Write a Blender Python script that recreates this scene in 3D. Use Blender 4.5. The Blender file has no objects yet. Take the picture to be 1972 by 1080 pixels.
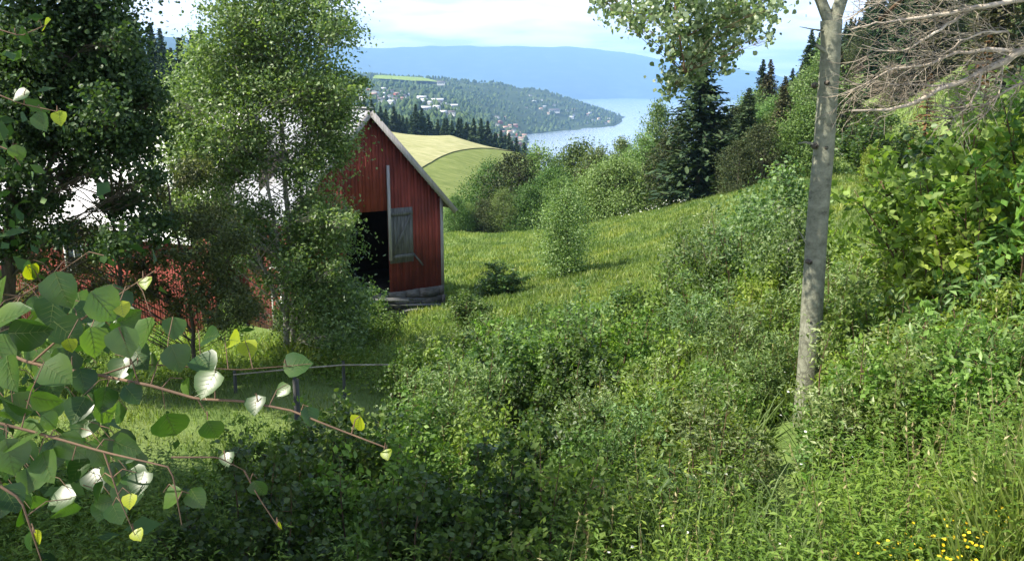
import bpy, math, random
import numpy as np
from mathutils import noise as mnoise, Vector

SEED = 7
R = np.random.RandomState(SEED)
random.seed(SEED)
sc = bpy.context.scene
COL = sc.collection
F = 1641.0
TH = math.radians(12.7)
CT, ST = math.cos(TH), math.sin(TH)


def at(px, py, Y):
    """point at world depth Y seen at photograph pixel (px, py)"""
    yv = (540 - py) / F
    dy = CT + yv * ST
    k = Y / dy
    return np.array([(px - 986) / F * k, Y, (-ST + yv * CT) * k])


# ------------------------------------------------------------------ mesh builder
class MB:
    def __init__(self):
        self.V = []; self.F = []; self.n = 0

    def add(self, V, Fa):
        V = np.asarray(V, dtype=np.float32).reshape(-1, 3)
        Fa = np.asarray(Fa, dtype=np.int64)
        self.V.append(V); self.F.append(Fa + self.n); self.n += len(V)

    def box(self, c, s, rz=0.0, rx=0.0, ry=0.0):
        v = np.array([[x, y, z] for x in (-.5, .5) for y in (-.5, .5) for z in (-.5, .5)]) * np.array(s)
        for ang, (i, j) in ((rx, (1, 2)), (ry, (2, 0)), (rz, (0, 1))):
            if ang:
                c_, s_ = math.cos(ang), math.sin(ang)
                a = v[:, i] * c_ - v[:, j] * s_; b = v[:, i] * s_ + v[:, j] * c_
                v[:, i] = a; v[:, j] = b
        v = v + np.array(c)
        self.add(v, [[0, 1, 3, 2], [4, 6, 7, 5], [0, 4, 5, 1], [2, 3, 7, 6], [0, 2, 6, 4], [1, 5, 7, 3]])

    def tube(self, P, rad, sides=5):
        P = np.asarray(P, dtype=float); n = len(P)
        rad = np.asarray(rad, dtype=float) * np.ones(n)
        T = np.gradient(P, axis=0); T /= (np.linalg.norm(T, axis=1)[:, None] + 1e-9)
        ref = np.array([0.31, 0.2, 0.93]) if abs(T[0, 2]) < .8 else np.array([0.95, 0.2, 0.1])
        A = np.cross(T, ref); A /= (np.linalg.norm(A, axis=1)[:, None] + 1e-9)
        B = np.cross(T, A)
        a = np.linspace(0, 2 * math.pi, sides, endpoint=False)
        V = (P[:, None, :] + rad[:, None, None] * (np.cos(a)[None, :, None] * A[:, None, :] + np.sin(a)[None, :, None] * B[:, None, :])).reshape(-1, 3)
        i = np.arange(n - 1)[:, None] * sides; j = np.arange(sides)[None, :]; k = (j + 1) % sides
        Fq = np.stack([i + j, i + k, i + sides + k, i + sides + j], -1).reshape(-1, 4)
        self.add(V, Fq)

    def leaves(self, P, N, size, tmpl, D=None):
        """P centres, N normals, D along direction, template (V2, faces)"""
        P = np.asarray(P, dtype=float); n = len(P)
        if n == 0: return
        N = N / (np.linalg.norm(N, axis=1)[:, None] + 1e-9)
        if D is None: D = R.normal(size=(n, 3))
        D = D - N * (D * N).sum(1)[:, None]; D /= (np.linalg.norm(D, axis=1)[:, None] + 1e-9)
        S = np.cross(D, N)
        TV, TF = tmpl
        size = np.asarray(size) * np.ones(n)
        V = P[:, None, :] + size[:, None, None] * (TV[None, :, 0, None] * S[:, None, :] + TV[None, :, 1, None] * D[:, None, :] + TV[None, :, 2, None] * N[:, None, :])
        m = len(TV)
        Fa = (TF[None, :, :] + (np.arange(n) * m)[:, None, None]).reshape(-1, TF.shape[1])
        self.add(V.reshape(-1, 3), Fa)

    def mesh(self, name, mat=None, smooth=False):
        me = bpy.data.meshes.new(name)
        V = np.concatenate(self.V) if self.V else np.zeros((0, 3))
        me.vertices.add(len(V)); me.vertices.foreach_set('co', V.astype(np.float32).ravel())
        loops = np.concatenate([f.ravel() for f in self.F]); tot = np.concatenate([np.full(len(f), f.shape[1]) for f in self.F])
        start = np.concatenate([[0], np.cumsum(tot)[:-1]])
        me.loops.add(len(loops)); me.loops.foreach_set('vertex_index', loops.astype(np.int32))
        me.polygons.add(len(tot)); me.polygons.foreach_set('loop_start', start.astype(np.int32))
        if smooth: me.polygons.foreach_set('use_smooth', np.ones(len(tot), dtype=bool))
        me.update(calc_edges=True); me.validate()
        if mat is not None: me.materials.append(mat)
        return me

    def obj(self, name, mat=None, parent=None, smooth=False):
        o = bpy.data.objects.new(name, self.mesh(name, mat, smooth)); COL.objects.link(o)
        if parent is not None: o.parent = parent
        return o


def tag(o, label=None, cat=None, group=None, kind=None):
    if label: o['label'] = label
    if cat: o['category'] = cat
    if group: o['group'] = group
    if kind: o['kind'] = kind
    return o


def empty(name, loc, rz=0.0):
    o = bpy.data.objects.new(name, None); COL.objects.link(o)
    o.location = tuple(float(v) for v in loc); o.rotation_euler = (0, 0, rz); o.empty_display_size = .3
    return o


KIDS = {}


def copy_thing(root, loc, rz, s, label, group, tilt=(0, 0), name=None):
    r = root.copy(); COL.objects.link(r)
    r.location = tuple(float(v) for v in loc); r.rotation_euler = (tilt[0], tilt[1], rz); r.scale = s if hasattr(s, '__len__') else (s, s, s)
    tag(r, label, None, group)
    for ch in KIDS[root.name]:
        c = ch.copy(); COL.objects.link(c); c.parent = r
    return r


# leaf templates: (verts (x across, y along, z up), faces)
RHOMB = (np.array([[0, -.5, 0], [.27, -.02, .06], [0, .5, -.03], [-.27, -.02, .06]]), np.array([[0, 1, 2], [0, 2, 3]]))
ROUND = (np.array([[0, -.48, 0], [.36, -.28, .07], [.42, .08, .08], [0, .52, -.05], [-.42, .08, .08], [-.36, -.28, .07]]), np.array([[0, 1, 2, 3], [0, 3, 4, 5]]))
LONG = (np.array([[0, -.5, -.05], [.15, -.1, .06], [0, .5, -.12], [-.15, -.1, .06], [0, -.1, 0]]), np.array([[0, 1, 4], [1, 2, 4], [2, 3, 4], [3, 0, 4]]))
BLADE = (np.array([[-.024, 0, 0], [.024, 0, 0], [-.019, .45, .04], [.019, .45, .04], [-.010, .8, .15], [.010, .8, .15], [0, 1, .30]]), np.array([[0, 1, 3], [0, 3, 2], [2, 3, 5], [2, 5, 4], [4, 5, 6]]))
NEEDLE = (np.array([[0, -.5, 0], [.20, -.15, .02], [.15, .3, -.02], [0, .5, -.10], [-.15, .3, -.02], [-.20, -.15, .02]]), np.array([[0, 1, 2, 3], [0, 3, 4, 5]]))


# ------------------------------------------------------------------ materials
def newmat(name):
    m = bpy.data.materials.new(name); m.use_nodes = True
    nt = m.node_tree; nt.nodes.clear()
    out = nt.nodes.new('ShaderNodeOutputMaterial')
    return m, nt, out


def ramp(nt, stops):
    r = nt.nodes.new('ShaderNodeValToRGB'); e = r.color_ramp.elements
    e[0].position = stops[0][0]; e[0].color = (*stops[0][1], 1)
    e[1].position = stops[-1][0]; e[1].color = (*stops[-1][1], 1)
    for p, c in stops[1:-1]:
        x = e.new(p); x.color = (*c, 1)
    return r


def leafmat(name, dark, mid, light, trans=0.35, rough=.45, spec=.5, tcol=None, obj_var=.25, patch=None):
    m, nt, out = newmat(name); L = nt.links
    g = nt.nodes.new('ShaderNodeNewGeometry'); oi = nt.nodes.new('ShaderNodeObjectInfo')
    r = ramp(nt, [(0, dark), (.5, mid), (1, light)])
    L.new(g.outputs['Random Per Island'], r.inputs['Fac']); col = r.outputs[0]
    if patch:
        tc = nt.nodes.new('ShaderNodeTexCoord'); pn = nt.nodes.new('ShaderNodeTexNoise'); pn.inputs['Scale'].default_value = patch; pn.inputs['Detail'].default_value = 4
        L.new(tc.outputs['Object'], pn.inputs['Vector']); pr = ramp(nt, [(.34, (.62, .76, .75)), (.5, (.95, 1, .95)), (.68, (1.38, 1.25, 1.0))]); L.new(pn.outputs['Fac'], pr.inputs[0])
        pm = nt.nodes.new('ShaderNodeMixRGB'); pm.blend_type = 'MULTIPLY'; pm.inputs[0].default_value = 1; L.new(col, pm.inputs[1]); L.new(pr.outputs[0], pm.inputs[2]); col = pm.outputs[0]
    hs = nt.nodes.new('ShaderNodeHueSaturation')
    mr = nt.nodes.new('ShaderNodeMapRange'); mr.inputs['To Min'].default_value = 1 - obj_var; mr.inputs['To Max'].default_value = 1 + obj_var
    L.new(oi.outputs['Random'], mr.inputs['Value']); L.new(mr.outputs[0], hs.inputs['Value'])
    mh = nt.nodes.new('ShaderNodeMapRange'); mh.inputs['To Min'].default_value = .5 - .06 * obj_var; mh.inputs['To Max'].default_value = .5 + .08 * obj_var
    wn = nt.nodes.new('ShaderNodeMath'); wn.operation = 'FRACT'; wm = nt.nodes.new('ShaderNodeMath'); wm.operation = 'MULTIPLY'; wm.inputs[1].default_value = 7.31
    L.new(oi.outputs['Random'], wm.inputs[0]); L.new(wm.outputs[0], wn.inputs[0]); L.new(wn.outputs[0], mh.inputs['Value']); L.new(mh.outputs[0], hs.inputs['Hue'])
    L.new(col, hs.inputs['Color'])
    p = nt.nodes.new('ShaderNodeBsdfPrincipled'); p.inputs['Roughness'].default_value = rough; p.inputs['Specular IOR Level'].default_value = spec
    L.new(hs.outputs[0], p.inputs['Base Color'])
    t = nt.nodes.new('ShaderNodeBsdfTranslucent')
    mc = nt.nodes.new('ShaderNodeMixRGB'); mc.blend_type = 'MULTIPLY'; mc.inputs['Fac'].default_value = 1
    mc.inputs['Color2'].default_value = (*(tcol or (1.5, 1.6, .6)), 1)
    L.new(hs.outputs[0], mc.inputs['Color1']); L.new(mc.outputs[0], t.inputs['Color'])
    mx = nt.nodes.new('ShaderNodeMixShader'); mx.inputs[0].default_value = trans
    L.new(p.outputs[0], mx.inputs[1]); L.new(t.outputs[0], mx.inputs[2]); L.new(mx.outputs[0], out.inputs['Surface'])
    return m


def surf(name, stops, scale=3.0, stretch=(1, 1, 1), rough=.85, bump=.3, bscale=None, detail=6, spec=.3, metallic=0, coord='Object', dist=.02):
    m, nt, out = newmat(name); L = nt.links
    tc = nt.nodes.new('ShaderNodeTexCoord'); mp = nt.nodes.new('ShaderNodeMapping'); mp.inputs['Scale'].default_value = stretch
    L.new(tc.outputs[coord], mp.inputs['Vector'])
    n = nt.nodes.new('ShaderNodeTexNoise'); n.inputs['Scale'].default_value = scale; n.inputs['Detail'].default_value = detail; n.inputs['Roughness'].default_value = .65
    L.new(mp.outputs[0], n.inputs['Vector'])
    r = ramp(nt, stops); L.new(n.outputs['Fac'], r.inputs['Fac'])
    p = nt.nodes.new('ShaderNodeBsdfPrincipled'); p.inputs['Roughness'].default_value = rough; p.inputs['Specular IOR Level'].default_value = spec; p.inputs['Metallic'].default_value = metallic
    L.new(r.outputs[0], p.inputs['Base Color'])
    if bump:
        n2 = nt.nodes.new('ShaderNodeTexNoise'); n2.inputs['Scale'].default_value = bscale or scale * 3; n2.inputs['Detail'].default_value = 5
        L.new(mp.outputs[0], n2.inputs['Vector'])
        b = nt.nodes.new('ShaderNodeBump'); b.inputs['Strength'].default_value = bump; b.inputs['Distance'].default_value = dist
        L.new(n2.outputs['Fac'], b.inputs['Height']); L.new(b.outputs[0], p.inputs['Normal'])
    L.new(p.outputs[0], out.inputs['Surface'])
    return m


M = {}
M['shrub'] = leafmat('leaf_shrub', (.06, .115, .018), (.12, .20, .035), (.22, .32, .08), .42, .55, .35)
M['shrub_y'] = leafmat('leaf_shrub_yellowish', (.10, .15, .018), (.17, .25, .035), (.28, .36, .075), .45, .55, .35)
M['shrub_b'] = leafmat('leaf_shrub_bluish', (.05, .10, .028), (.11, .18, .055), (.21, .30, .12), .38, .5, .4)
M['willow'] = leafmat('leaf_willow', (.07, .11, .03), (.15, .215, .065), (.27, .33, .15), .36, .45, .5)
M['midtree'] = leafmat('leaf_middle_tree', (.048, .095, .026), (.115, .185, .055), (.25, .33, .14), .38, .45, .5, obj_var=0)
M['rowan'] = leafmat('leaf_rowan', (.035, .055, .02), (.09, .11, .04), (.18, .20, .08), .3, .5, .4, obj_var=0)
M['sapl'] = leafmat('leaf_sapling', (.06, .11, .035), (.13, .20, .07), (.26, .34, .15), .4, .5, .35)
M['straw'] = leafmat('straw', (.16, .13, .06), (.27, .23, .11), (.38, .33, .19), .2, .7, .2, obj_var=0)
M['aspen'] = leafmat('leaf_aspen', (.07, .115, .05), (.155, .215, .10), (.35, .41, .27), .40, .4, .5, tcol=(1.3, 1.45, .75), obj_var=0)
M['dark'] = leafmat('leaf_dark', (.018, .042, .014), (.038, .075, .024), (.08, .13, .045), .28, .5, .3, obj_var=0)
M['birch'] = leafmat('leaf_birch_shade_toned', (.028, .06, .014), (.058, .11, .024), (.12, .18, .045), .34, .45, .4)  # extra dark: foreground shade is put into the leaf colour
M['spruce'] = leafmat('needles_spruce', (.016, .036, .016), (.036, .066, .028), (.075, .11, .045), .08, .7, .2)
M['pine_brown'] = leafmat('needles_brownish', (.035, .045, .02), (.075, .08, .035), (.13, .115, .06), .06, .8, .2)
M['rust'] = leafmat('needles_rust', (.10, .045, .02), (.17, .08, .04), (.24, .13, .07), .1, .8, .2)
M['mid'] = leafmat('leaf_mid_tree', (.035, .075, .018), (.075, .135, .03), (.14, .21, .055), .3, .6, .3)
M['mid_l'] = leafmat('leaf_mid_light', (.07, .12, .03), (.13, .20, .055), (.21, .28, .11), .32, .55, .3)
M['olive'] = leafmat('leaf_olive_tree', (.022, .036, .014), (.048, .064, .024), (.09, .105, .042), .2, .65, .2)
M['greybrown'] = leafmat('leaf_greybrown', (.06, .05, .035), (.12, .095, .07), (.19, .15, .12), .1, .8, .2)
M['far'] = leafmat('leaf_far', (.018, .035, .016), (.035, .06, .022), (.07, .10, .035), .0, .9, .1)
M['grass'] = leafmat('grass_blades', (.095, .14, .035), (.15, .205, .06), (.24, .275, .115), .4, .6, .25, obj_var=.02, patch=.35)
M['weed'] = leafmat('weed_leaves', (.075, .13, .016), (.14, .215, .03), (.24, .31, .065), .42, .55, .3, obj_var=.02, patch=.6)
M['fern'] = leafmat('fern_leaves', (.06, .13, .015), (.10, .20, .025), (.16, .27, .04), .4, .55, .3)
M['bigleaf'] = leafmat('leaf_sallow', (.06, .12, .025), (.12, .20, .05), (.22, .31, .11), .38, .45, .5)
M['yellowfl'] = leafmat('petals_yellow', (.55, .36, .01), (.7, .48, .02), (.8, .6, .05), .2, .7, .2, obj_var=.02)
M['whitefl'] = leafmat('petals_white', (.6, .62, .55), (.75, .75, .7), (.85, .85, .8), .2, .7, .2, obj_var=.02)
M['sapgreen'] = leafmat('leaf_branch_near', (.018, .046, .010), (.034, .075, .018), (.065, .115, .028), .42, .34, .5, tcol=(2.2, 2.3, .4), patch=14, obj_var=0)
M['vein'] = leafmat('leaf_veins', (.07, .12, .03), (.09, .15, .04), (.12, .18, .06), .4, .4, .4)
M['sapyellow'] = leafmat('leaf_branch_yellow', (.28, .33, .01), (.38, .40, .015), (.45, .45, .03), .45, .4, .5, tcol=(1.4, 1.4, .4))
M['bark'] = surf('bark_brown', [(.3, (.045, .035, .028)), (.7, (.13, .11, .09))], 6, (3, 3, .6), bump=.6)
M['bark_pale'] = surf('bark_pale', [(.3, (.16, .145, .12)), (.5, (.32, .30, .26)), (.75, (.46, .44, .39))], 5, (2, 2, .8), bump=.5)
M['twig'] = surf('twig_reddish', [(.3, (.07, .045, .03)), (.7, (.16, .10, .06))], 8, bump=.2)
M['deadwood'] = surf('dead_wood', [(.3, (.22, .18, .14)), (.6, (.42, .36, .29)), (.8, (.60, .54, .46))], 2.5, bump=.4)
M['deadtwig'] = surf('dead_twigs', [(.3, (.15, .125, .095)), (.7, (.36, .31, .24))], 3, bump=0)
M['stone'] = surf('foundation_stone', [(.3, (.05, .045, .04)), (.5, (.12, .108, .095)), (.8, (.20, .18, .16))], 2.6, (1, 1, 2.2), bump=.8, dist=.08)
M['greywood'] = surf('grey_wood', [(.3, (.06, .06, .055)), (.55, (.12, .12, .115)), (.8, (.20, .195, .19))], 3, (5, 5, .6), bump=.5)
M['palewood'] = surf('pale_wood', [(.3, (.20, .19, .185)), (.7, (.38, .36, .35))], 3, (5, 5, .6), bump=.4)
M['whitewood'] = surf('white_painted_wood', [(.3, (.5, .5, .47)), (.7, (.72, .72, .70))], 4, (4, 4, .8), bump=.3)
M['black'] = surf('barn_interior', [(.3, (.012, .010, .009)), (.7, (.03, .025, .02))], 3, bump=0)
M['soil'] = surf('bare_soil', [(.3, (.13, .09, .06)), (.55, (.24, .18, .13)), (.8, (.36, .29, .22))], 3, bump=.8, dist=.05)


def red_board():
    m, nt, out = newmat('red_boards'); L = nt.links
    tc = nt.nodes.new('ShaderNodeTexCoord'); mp = nt.nodes.new('ShaderNodeMapping'); mp.inputs['Scale'].default_value = (1, 1, .12)
    L.new(tc.outputs['Object'], mp.inputs[0])
    n = nt.nodes.new('ShaderNodeTexNoise'); n.inputs['Scale'].default_value = 4; n.inputs['Detail'].default_value = 8; n.inputs['Roughness'].default_value = .7
    L.new(mp.outputs[0], n.inputs['Vector'])
    r = ramp(nt, [(.3, (.12, .021, .014)), (.5, (.20, .032, .020)), (.62, (.24, .044, .030)), (.8, (.21, .075, .06))])
    L.new(n.outputs['Fac'], r.inputs[0])
    n3 = nt.nodes.new('ShaderNodeTexNoise'); n3.inputs['Scale'].default_value = .7; n3.inputs['Detail'].default_value = 4
    L.new(tc.outputs['Object'], n3.inputs['Vector'])
    r3 = ramp(nt, [(.35, (.62, .6, .6)), (.65, (1.12, 1.12, 1.12))]); L.new(n3.outputs['Fac'], r3.inputs[0])
    mx = nt.nodes.new('ShaderNodeMixRGB'); mx.blend_type = 'MULTIPLY'; mx.inputs[0].default_value = 1
    L.new(r.outputs[0], mx.inputs[1]); L.new(r3.outputs[0], mx.inputs[2])
    p = nt.nodes.new('ShaderNodeBsdfPrincipled'); p.inputs['Roughness'].default_value = .85
    L.new(mx.outputs[0], p.inputs['Base Color'])
    L.new(p.outputs[0], out.inputs[0])
    return m


M['red'] = red_board()


def metal_roof():
    m, nt, out = newmat('galvanised_roof'); L = nt.links
    tc = nt.nodes.new('ShaderNodeTexCoord')
    n = nt.nodes.new('ShaderNodeTexNoise'); n.inputs['Scale'].default_value = 1.3; n.inputs['Detail'].default_value = 7
    L.new(tc.outputs['Object'], n.inputs['Vector'])
    r = ramp(nt, [(.3, (.20, .195, .195)), (.5, (.31, .31, .33)), (.7, (.42, .43, .45))]); L.new(n.outputs['Fac'], r.inputs[0])
    p = nt.nodes.new('ShaderNodeBsdfPrincipled'); p.inputs['Roughness'].default_value = .45; p.inputs['Metallic'].default_value = .35
    L.new(r.outputs[0], p.inputs['Base Color']); L.new(p.outputs[0], out.inputs[0])
    return m


M['roof'] = metal_roof()


def aspen_bark():
    m, nt, out = newmat('aspen_bark'); L = nt.links
    tc = nt.nodes.new('ShaderNodeTexCoord'); mp = nt.nodes.new('ShaderNodeMapping'); mp.inputs['Scale'].default_value = (2.6, 2.6, 4.5)
    L.new(tc.outputs['Object'], mp.inputs[0])
    n = nt.nodes.new('ShaderNodeTexNoise'); n.inputs['Scale'].default_value = 2.4; n.inputs['Detail'].default_value = 9; n.inputs['Roughness'].default_value = .75
    L.new(mp.outputs[0], n.inputs['Vector'])
    r = ramp(nt, [(.30, (.06, .055, .04)), (.42, (.16, .165, .118)), (.58, (.24, .245, .18)), (.78, (.37, .36, .30))]); L.new(n.outputs['Fac'], r.inputs[0])
    # rough dark fissures lower down
    n2 = nt.nodes.new('ShaderNodeTexVoronoi'); n2.feature = 'DISTANCE_TO_EDGE'; n2.inputs['Scale'].default_value = 4.5
    mp2 = nt.nodes.new('ShaderNodeMapping'); mp2.inputs['Scale'].default_value = (3.2, 3.2, 1.6)
    nd = nt.nodes.new('ShaderNodeTexNoise'); nd.inputs['Scale'].default_value = 9
    L.new(tc.outputs['Object'], nd.inputs['Vector'])
    ad = nt.nodes.new('ShaderNodeMixRGB'); ad.blend_type = 'ADD'; ad.inputs[0].default_value = .12
    L.new(tc.outputs['Object'], ad.inputs[1]); L.new(nd.outputs['Color'], ad.inputs[2]); L.new(ad.outputs[0], mp2.inputs[0]); L.new(mp2.outputs[0], n2.inputs['Vector'])
    rr = ramp(nt, [(.0, (.22, .20, .18)), (.16, (1, 1, 1))]); L.new(n2.outputs['Distance'], rr.inputs[0])
    sep = nt.nodes.new('ShaderNodeSeparateXYZ'); L.new(tc.outputs['Object'], sep.inputs[0])
    mr = nt.nodes.new('ShaderNodeMapRange'); mr.inputs['From Min'].default_value = .5; mr.inputs['From Max'].default_value = 2.6; mr.inputs['To Min'].default_value = .75; mr.inputs['To Max'].default_value = .12
    L.new(sep.outputs['Z'], mr.inputs['Value'])
    mx = nt.nodes.new('ShaderNodeMixRGB'); mx.blend_type = 'MULTIPLY'; L.new(mr.outputs[0], mx.inputs[0]); L.new(r.outputs[0], mx.inputs[1]); L.new(rr.outputs[0], mx.inputs[2])
    p = nt.nodes.new('ShaderNodeBsdfPrincipled'); p.inputs['Roughness'].default_value = .8; L.new(mx.outputs[0], p.inputs['Base Color'])
    b = nt.nodes.new('ShaderNodeBump'); b.inputs['Strength'].default_value = .6; b.inputs['Distance'].default_value = .02; L.new(n.outputs['Fac'], b.inputs['Height']); L.new(b.outputs[0], p.inputs['Normal'])
    L.new(p.outputs[0], out.inputs[0])
    return m


M['aspenbark'] = aspen_bark()

# ------------------------------------------------------------------ terrain
# rows of (px, z) at depth Y
ROWS = {
    1.0: [(-600, -4.3), (986, -4.3), (2600, -3.9)],
    6.0: [(-300, -4.7), (600, -4.8), (1100, -4.7), (1545, -4.2), (1972, -3.35), (2500, -2.9)],
    10.: [(-300, -5.0), (100, -5.1), (700, -5.6), (1100, -5.3), (1545, -4.15), (1750, -3.7), (1972, -3.1), (2500, -2.0)],
    16.: [(-300, -6.0), (200, -6.2), (700, -6.8), (1000, -6.2), (1300, -5.3), (1545, -4.7), (1972, -3.0), (2500, -1.5)],
    22.: [(-300, -7.4), (0, -7.5), (555, -7.0), (986, -7.2), (1300, -6.2), (1600, -5.0), (1972, -3.0), (2500, -1)],
    30.: [(845, -8.2), (1050, -7.9), (1350, -6.8)],
    36.: [(-300, -10.5), (0, -10.8), (300, -11), (600, -10.2), (845, -9.5), (1000, -8.9), (1250, -8.0), (1500, -6.2), (1700, -4.9), (1972, -2.6), (2500, 2)],
    45.: [(300, -12.4), (845, -10.5), (1000, -9.9), (1250, -8.6), (1500, -6.1), (1700, -4.66), (1972, -1.6), (2500, 5)],
    60.: [(0, -15), (500, -14), (845, -12), (1000, -11.8), (1200, -9.9), (1330, -8.3), (1500, -6.6), (1700, -6.6), (1972, 0), (2500, 10)],
    90.: [(0, -18), (600, -17), (870, -15), (1050, -14.9), (1190, -13.3), (1330, -12), (1500, -8), (1700, -3), (1972, 8), (2500, 22)],
    130.: [(0, -18), (600, -22), (870, -24), (1190, -23), (1330, -20), (1440, -10), (1500, -6), (1600, -1), (1972, 20), (2500, 50)],
    200.: [(0, -8), (500, -14), (700, -24), (870, -30), (1190, -36), (1330, -30), (1440, -20), (1500, -10), (1600, 2), (1700, 12), (1972, 36), (2500, 80)],
    300.: [(-400, 20), (300, 3), (500, -5), (700, -20), (870, -25.7), (1000, -34), (1190, -50), (1330, -45), (1440, -38), (1500, -16), (1600, 4), (1700, 18), (1972, 50)],
    400.: [(500, -9), (700, -16), (760, -20.6), (870, -22), (1000, -29.6), (1100, -48), (1330, -70), (1440, -62), (1530, -10), (1972, 40)],
    500.: [(0, 14), (500, -20), (760, -34), (870, -38), (1000, -52), (1190, -85), (1440, -80)],
    1000.: [(0, 20), (600, -50), (850, -70), (980, -110), (1060, -155), (1190, -165), (1330, -165), (1430, -150), (1530, -70), (1700, 0), (1972, 40)],
    1500.: [(0, 40), (600, -38), (850, -48), (950, -95), (1010, -148), (1100, -170), (1400, -175), (1700, -60)],
    2000.: [(600, -22), (750, -28), (850, -38), (950, -100), (1005, -146), (1050, -165), (1400, -175), (1700, -100)],
    2800.: [(0, 120), (600, 5), (750, 8), (850, -16), (950, -88), (1004, -148), (1060, -165), (1400, -175), (1700, -170)],
    3500.: [(600, 40), (720, 32), (850, 10), (950, -48), (1060, -110), (1120, -141), (1185, -149.5), (1215, -168), (1400, -175)],
    4300.: [(600, 90), (720, 60), (850, 48), (950, 30), (1050, -16), (1100, -62), (1150, -105), (1185, -136), (1204, -165), (1400, -180), (1700, -180)],
    6000.: [(0, 350), (400, 150), (600, 20), (720, -60), (900, -160), (1200, -190), (1700, -190)],
    9000.: [(-400, 540), (150, 600), (260, 550), (370, 500), (470, 380), (600, 120), (760, -190), (1200, -190), (1700, -190)],
    13600.: [(-400, 300), (300, 300), (650, -60), (900, -165), (1200, -170), (1700, -170)],
    14500.: [(650, 150), (900, 110), (1200, 90), (1400, 80), (1500, 60), (1800, 20)],
    18000.: [(300, 700), (600, 790), (680, 815), (780, 850), (830, 862), (900, 830), (1000, 782), (1100, 722), (1190, 640), (1280, 545), (1400, 400), (1475, 260), (1520, 120), (1700, 60)],
    23000.: [(0, 300), (800, 500), (1400, 100), (1900, 0)],
}
cu, cl, cs = [], [], []
for Yr, row in ROWS.items():
    for px, z in row:
        cu.append((px - 986) / F); cl.append(math.log(Yr + 4)); cs.append(z / (Yr + 8))
cu = np.array(cu); cl = np.array(cl); cs = np.array(cs)
AU, AL = 3.2, 1.0


def _phi(u1, l1):
    d2 = ((u1[:, None] - cu[None]) * AU) ** 2 + ((l1[:, None] - cl[None]) * AL) ** 2
    return np.sqrt(d2 + 1e-6)


_A = _phi(cu, cl); _n = len(cu)
_P = np.stack([np.ones(_n), cu, cl], 1)
_K = np.block([[_A, _P], [_P.T, np.zeros((3, 3))]])
_W = np.linalg.solve(_K, np.concatenate([cs, np.zeros(3)]))


def hz(x, y):
    x = np.atleast_1d(np.asarray(x, dtype=float)); y = np.atleast_1d(np.asarray(y, dtype=float))
    out = np.empty(len(x))
    for a in range(0, len(x), 20000):
        X = x[a:a + 20000]; Y = np.maximum(y[a:a + 20000], .5)
        u = np.clip(X / Y, -1.2, 1.2); l = np.log(Y + 4)
        out[a:a + 20000] = (_phi(u, l) @ _W[:_n] + _W[_n] + _W[_n + 1] * u + _W[_n + 2] * l) * (Y + 8)
    # relief: gentle bumps growing with distance
    amp = .10 + np.clip((y - 500) / 1000, 0, 1) * 5 + np.clip((y - 8000) / 6000, 0, 1) * 16
    w = np.where(y < 300, 3.1, np.where(y < 6000, 160., 900.))
    out += amp * (np.sin(x / w + 1.3 * np.sin(y / w * .7)) * .5 + np.sin(y / w * 1.3 + 2 * np.sin(x / w * .5)) * .5) * np.where((y > 3300) & (y < 4500) & (x > 250), .1, 1)
    return out


def gz(x, y):
    return float(hz([x], [y])[0])


us = np.concatenate([np.linspace(-3, -.85, 14)[:-1], np.linspace(-.85, .85, 300), np.linspace(.85, 3, 14)[1:]])
ys = np.concatenate([np.linspace(-2, 6, 12)[:-1], np.exp(np.linspace(math.log(6), math.log(24000), 380))])
UU, YY = np.meshgrid(us, ys)
XX = UU * np.maximum(YY, 6) * np.where(YY < 6, 1, 1)
ZZ = hz(XX.ravel(), YY.ravel()).reshape(XX.shape)
fine = np.array([mnoise.fractal(Vector((x / (25 + y * .05), y / (25 + y * .05), 0)), 1, 2, 4) for x, y in zip(XX.ravel(), YY.ravel())]).reshape(XX.shape)
FINE_AMP = np.clip((YY - 500) / 2500, 0, 1) * 9 + np.clip((YY - 9000) / 6000, 0, 1) * 28
ZZ = ZZ + fine * FINE_AMP
g = MB(); nr, nc = XX.shape
i = np.arange(nr - 1)[:, None] * nc; j = np.arange(nc - 1)[None]
g.add(np.stack([XX, YY, ZZ], -1).reshape(-1, 3), np.stack([i + j, i + j + 1, i + nc + j + 1, i + nc + j], -1).reshape(-1, 4))


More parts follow.
